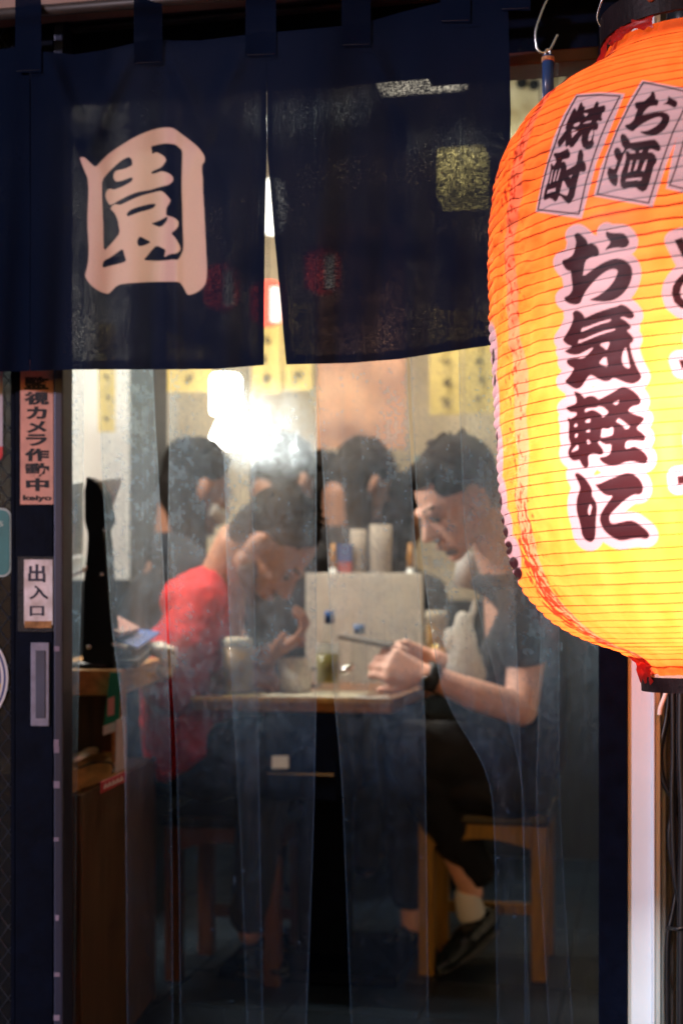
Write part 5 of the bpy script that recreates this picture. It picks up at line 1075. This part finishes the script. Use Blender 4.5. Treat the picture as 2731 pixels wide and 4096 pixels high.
quadbox('case', [P(1085,2590,3.40),P(1212,2572,3.38),P(1225,2545,3.47),P(1100,2560,3.50)], 0.010, M('dull_red_phone_case',(0.22,0.07,0.07),0.4,0.1), rp, 0.002)
# --- the diners behind
def diner(label, hx, hy, d, fv, cloth, skin, long_hair, seed, s=1.0, lean=(0,0)):
    C = P(hx, hy, d); m = frame(fv); b0 = C+m@Vector((-0.04,0,-0.08))*s
    fh = Vector((m[0][0], m[1][0], 0)).normalized(); sd = Vector((-fh.y, fh.x, 0))
    nk_ = Vector((C.x+lean[0]-fh.x*0.08, C.y+lean[1]-fh.y*0.08, C.z-0.20*s)); ch = nk_-fh*0.03+Vector((0,0,-0.22)); pv = nk_-fh*0.05+Vector((0,0,-0.50))
    t = thing('person', label, 'person', (pv.x, pv.y, 0), 'diners behind the table')
    sA, sB = nk_+sd*0.17+Vector((0,0,-0.05)), nk_-sd*0.17+Vector((0,0,-0.05))
    eA, eB = sA+fh*0.06+Vector((0,0,-0.27)), sB+fh*0.06+Vector((0,0,-0.27)); wA, wB = eA+fh*0.2-sd*0.08, eB+fh*0.2+sd*0.08
    seat = Vector((pv.x, pv.y, 0.46)); kA, kB = seat+fh*0.4+sd*0.1, seat+fh*0.4-sd*0.1
    pr = head_prims(C, m, s)+chain((b0,0.054),(nk_,0.056))+chain((nk_,0.06),(ch,0.09),(pv,0.09),(seat,0.09))+chain((sA,0.045),(eA,0.038),(wA,0.026))+chain((sB,0.045),(eB,0.038),(wB,0.026))
    pr += hand(wA, fh, (0,0,-1), 1)+hand(wB, fh, (0,0,-1), -1)+chain((seat,0.08),(kA,0.05),(kA+Vector((0,0,-0.38)),0.035))+chain((seat,0.08),(kB,0.05),(kB+Vector((0,0,-0.38)),0.035))
    blob('body', pr, skin, t, 0.007, 3)
    hp = hair_prims(C, m, s*1.05, 40, seed)
    if long_hair: hp += [hull(ell(C+m@Vector((-0.045,0,-0.02)),(0.07,0.088,0.06),m), ell(C-fh*0.03+Vector((0,0,-0.22)),(0.06,0.085,0.05)))]
    blob('hair', hp, hair_m, t, 0.007, 2, 0.004, 50)
    face_parts(C, m, t, s)
    hh = (0.065,)*3
    blob('jacket', [hull(ell(nk_+Vector((0,0,0.03)),(0.07,0.08,0.05)), ell(sA,hh), ell(sB,hh)), hull(ell(sA,hh), ell(sB,hh), ell(ch,(0.13,0.14,0.12)), ell(pv,(0.13,0.15,0.1))), hull(ell(pv,(0.13,0.15,0.1)), ell(seat,(0.14,0.15,0.08)))]+chain((sA,0.066),(eA,0.055),(wA-fh*0.03,0.042))+chain((sB,0.066),(eB,0.055),(wB-fh*0.03,0.042)), cloth, t, 0.010, 4, 0.006, 12)
    blob('trousers', chain((seat,0.11),(kA,0.075),(kA+Vector((0,0,-0.36)),0.05))+chain((seat,0.11),(kB,0.075),(kB+Vector((0,0,-0.36)),0.05)), blk, t, 0.012, 3)
    return t, C, m
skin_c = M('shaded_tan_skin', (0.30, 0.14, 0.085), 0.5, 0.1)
ck1 = M('dark_navy_jacket', (0.012,0.016,0.024), 0.9, 0.3); ck2 = M('charcoal_jacket', (0.018,0.018,0.022), 0.9, 0.3); ck3 = M('black_jacket', (0.012,0.012,0.015), 0.9, 0.3)
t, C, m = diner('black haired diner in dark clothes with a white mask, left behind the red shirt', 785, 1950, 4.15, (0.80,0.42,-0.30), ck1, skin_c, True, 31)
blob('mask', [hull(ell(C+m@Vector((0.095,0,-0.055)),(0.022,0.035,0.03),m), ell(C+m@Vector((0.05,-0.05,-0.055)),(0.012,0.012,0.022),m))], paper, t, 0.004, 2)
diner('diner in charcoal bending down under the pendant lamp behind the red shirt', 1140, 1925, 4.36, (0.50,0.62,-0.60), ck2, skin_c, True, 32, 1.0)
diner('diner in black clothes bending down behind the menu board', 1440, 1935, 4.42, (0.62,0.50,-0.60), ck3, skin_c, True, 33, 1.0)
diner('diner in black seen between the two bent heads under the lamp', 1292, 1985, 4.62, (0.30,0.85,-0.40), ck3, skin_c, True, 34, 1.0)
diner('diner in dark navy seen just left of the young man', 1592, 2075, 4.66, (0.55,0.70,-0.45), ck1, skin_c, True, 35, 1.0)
for o in list(bpy.data.objects):
    if '_b' in o.keys(): del o['_b']
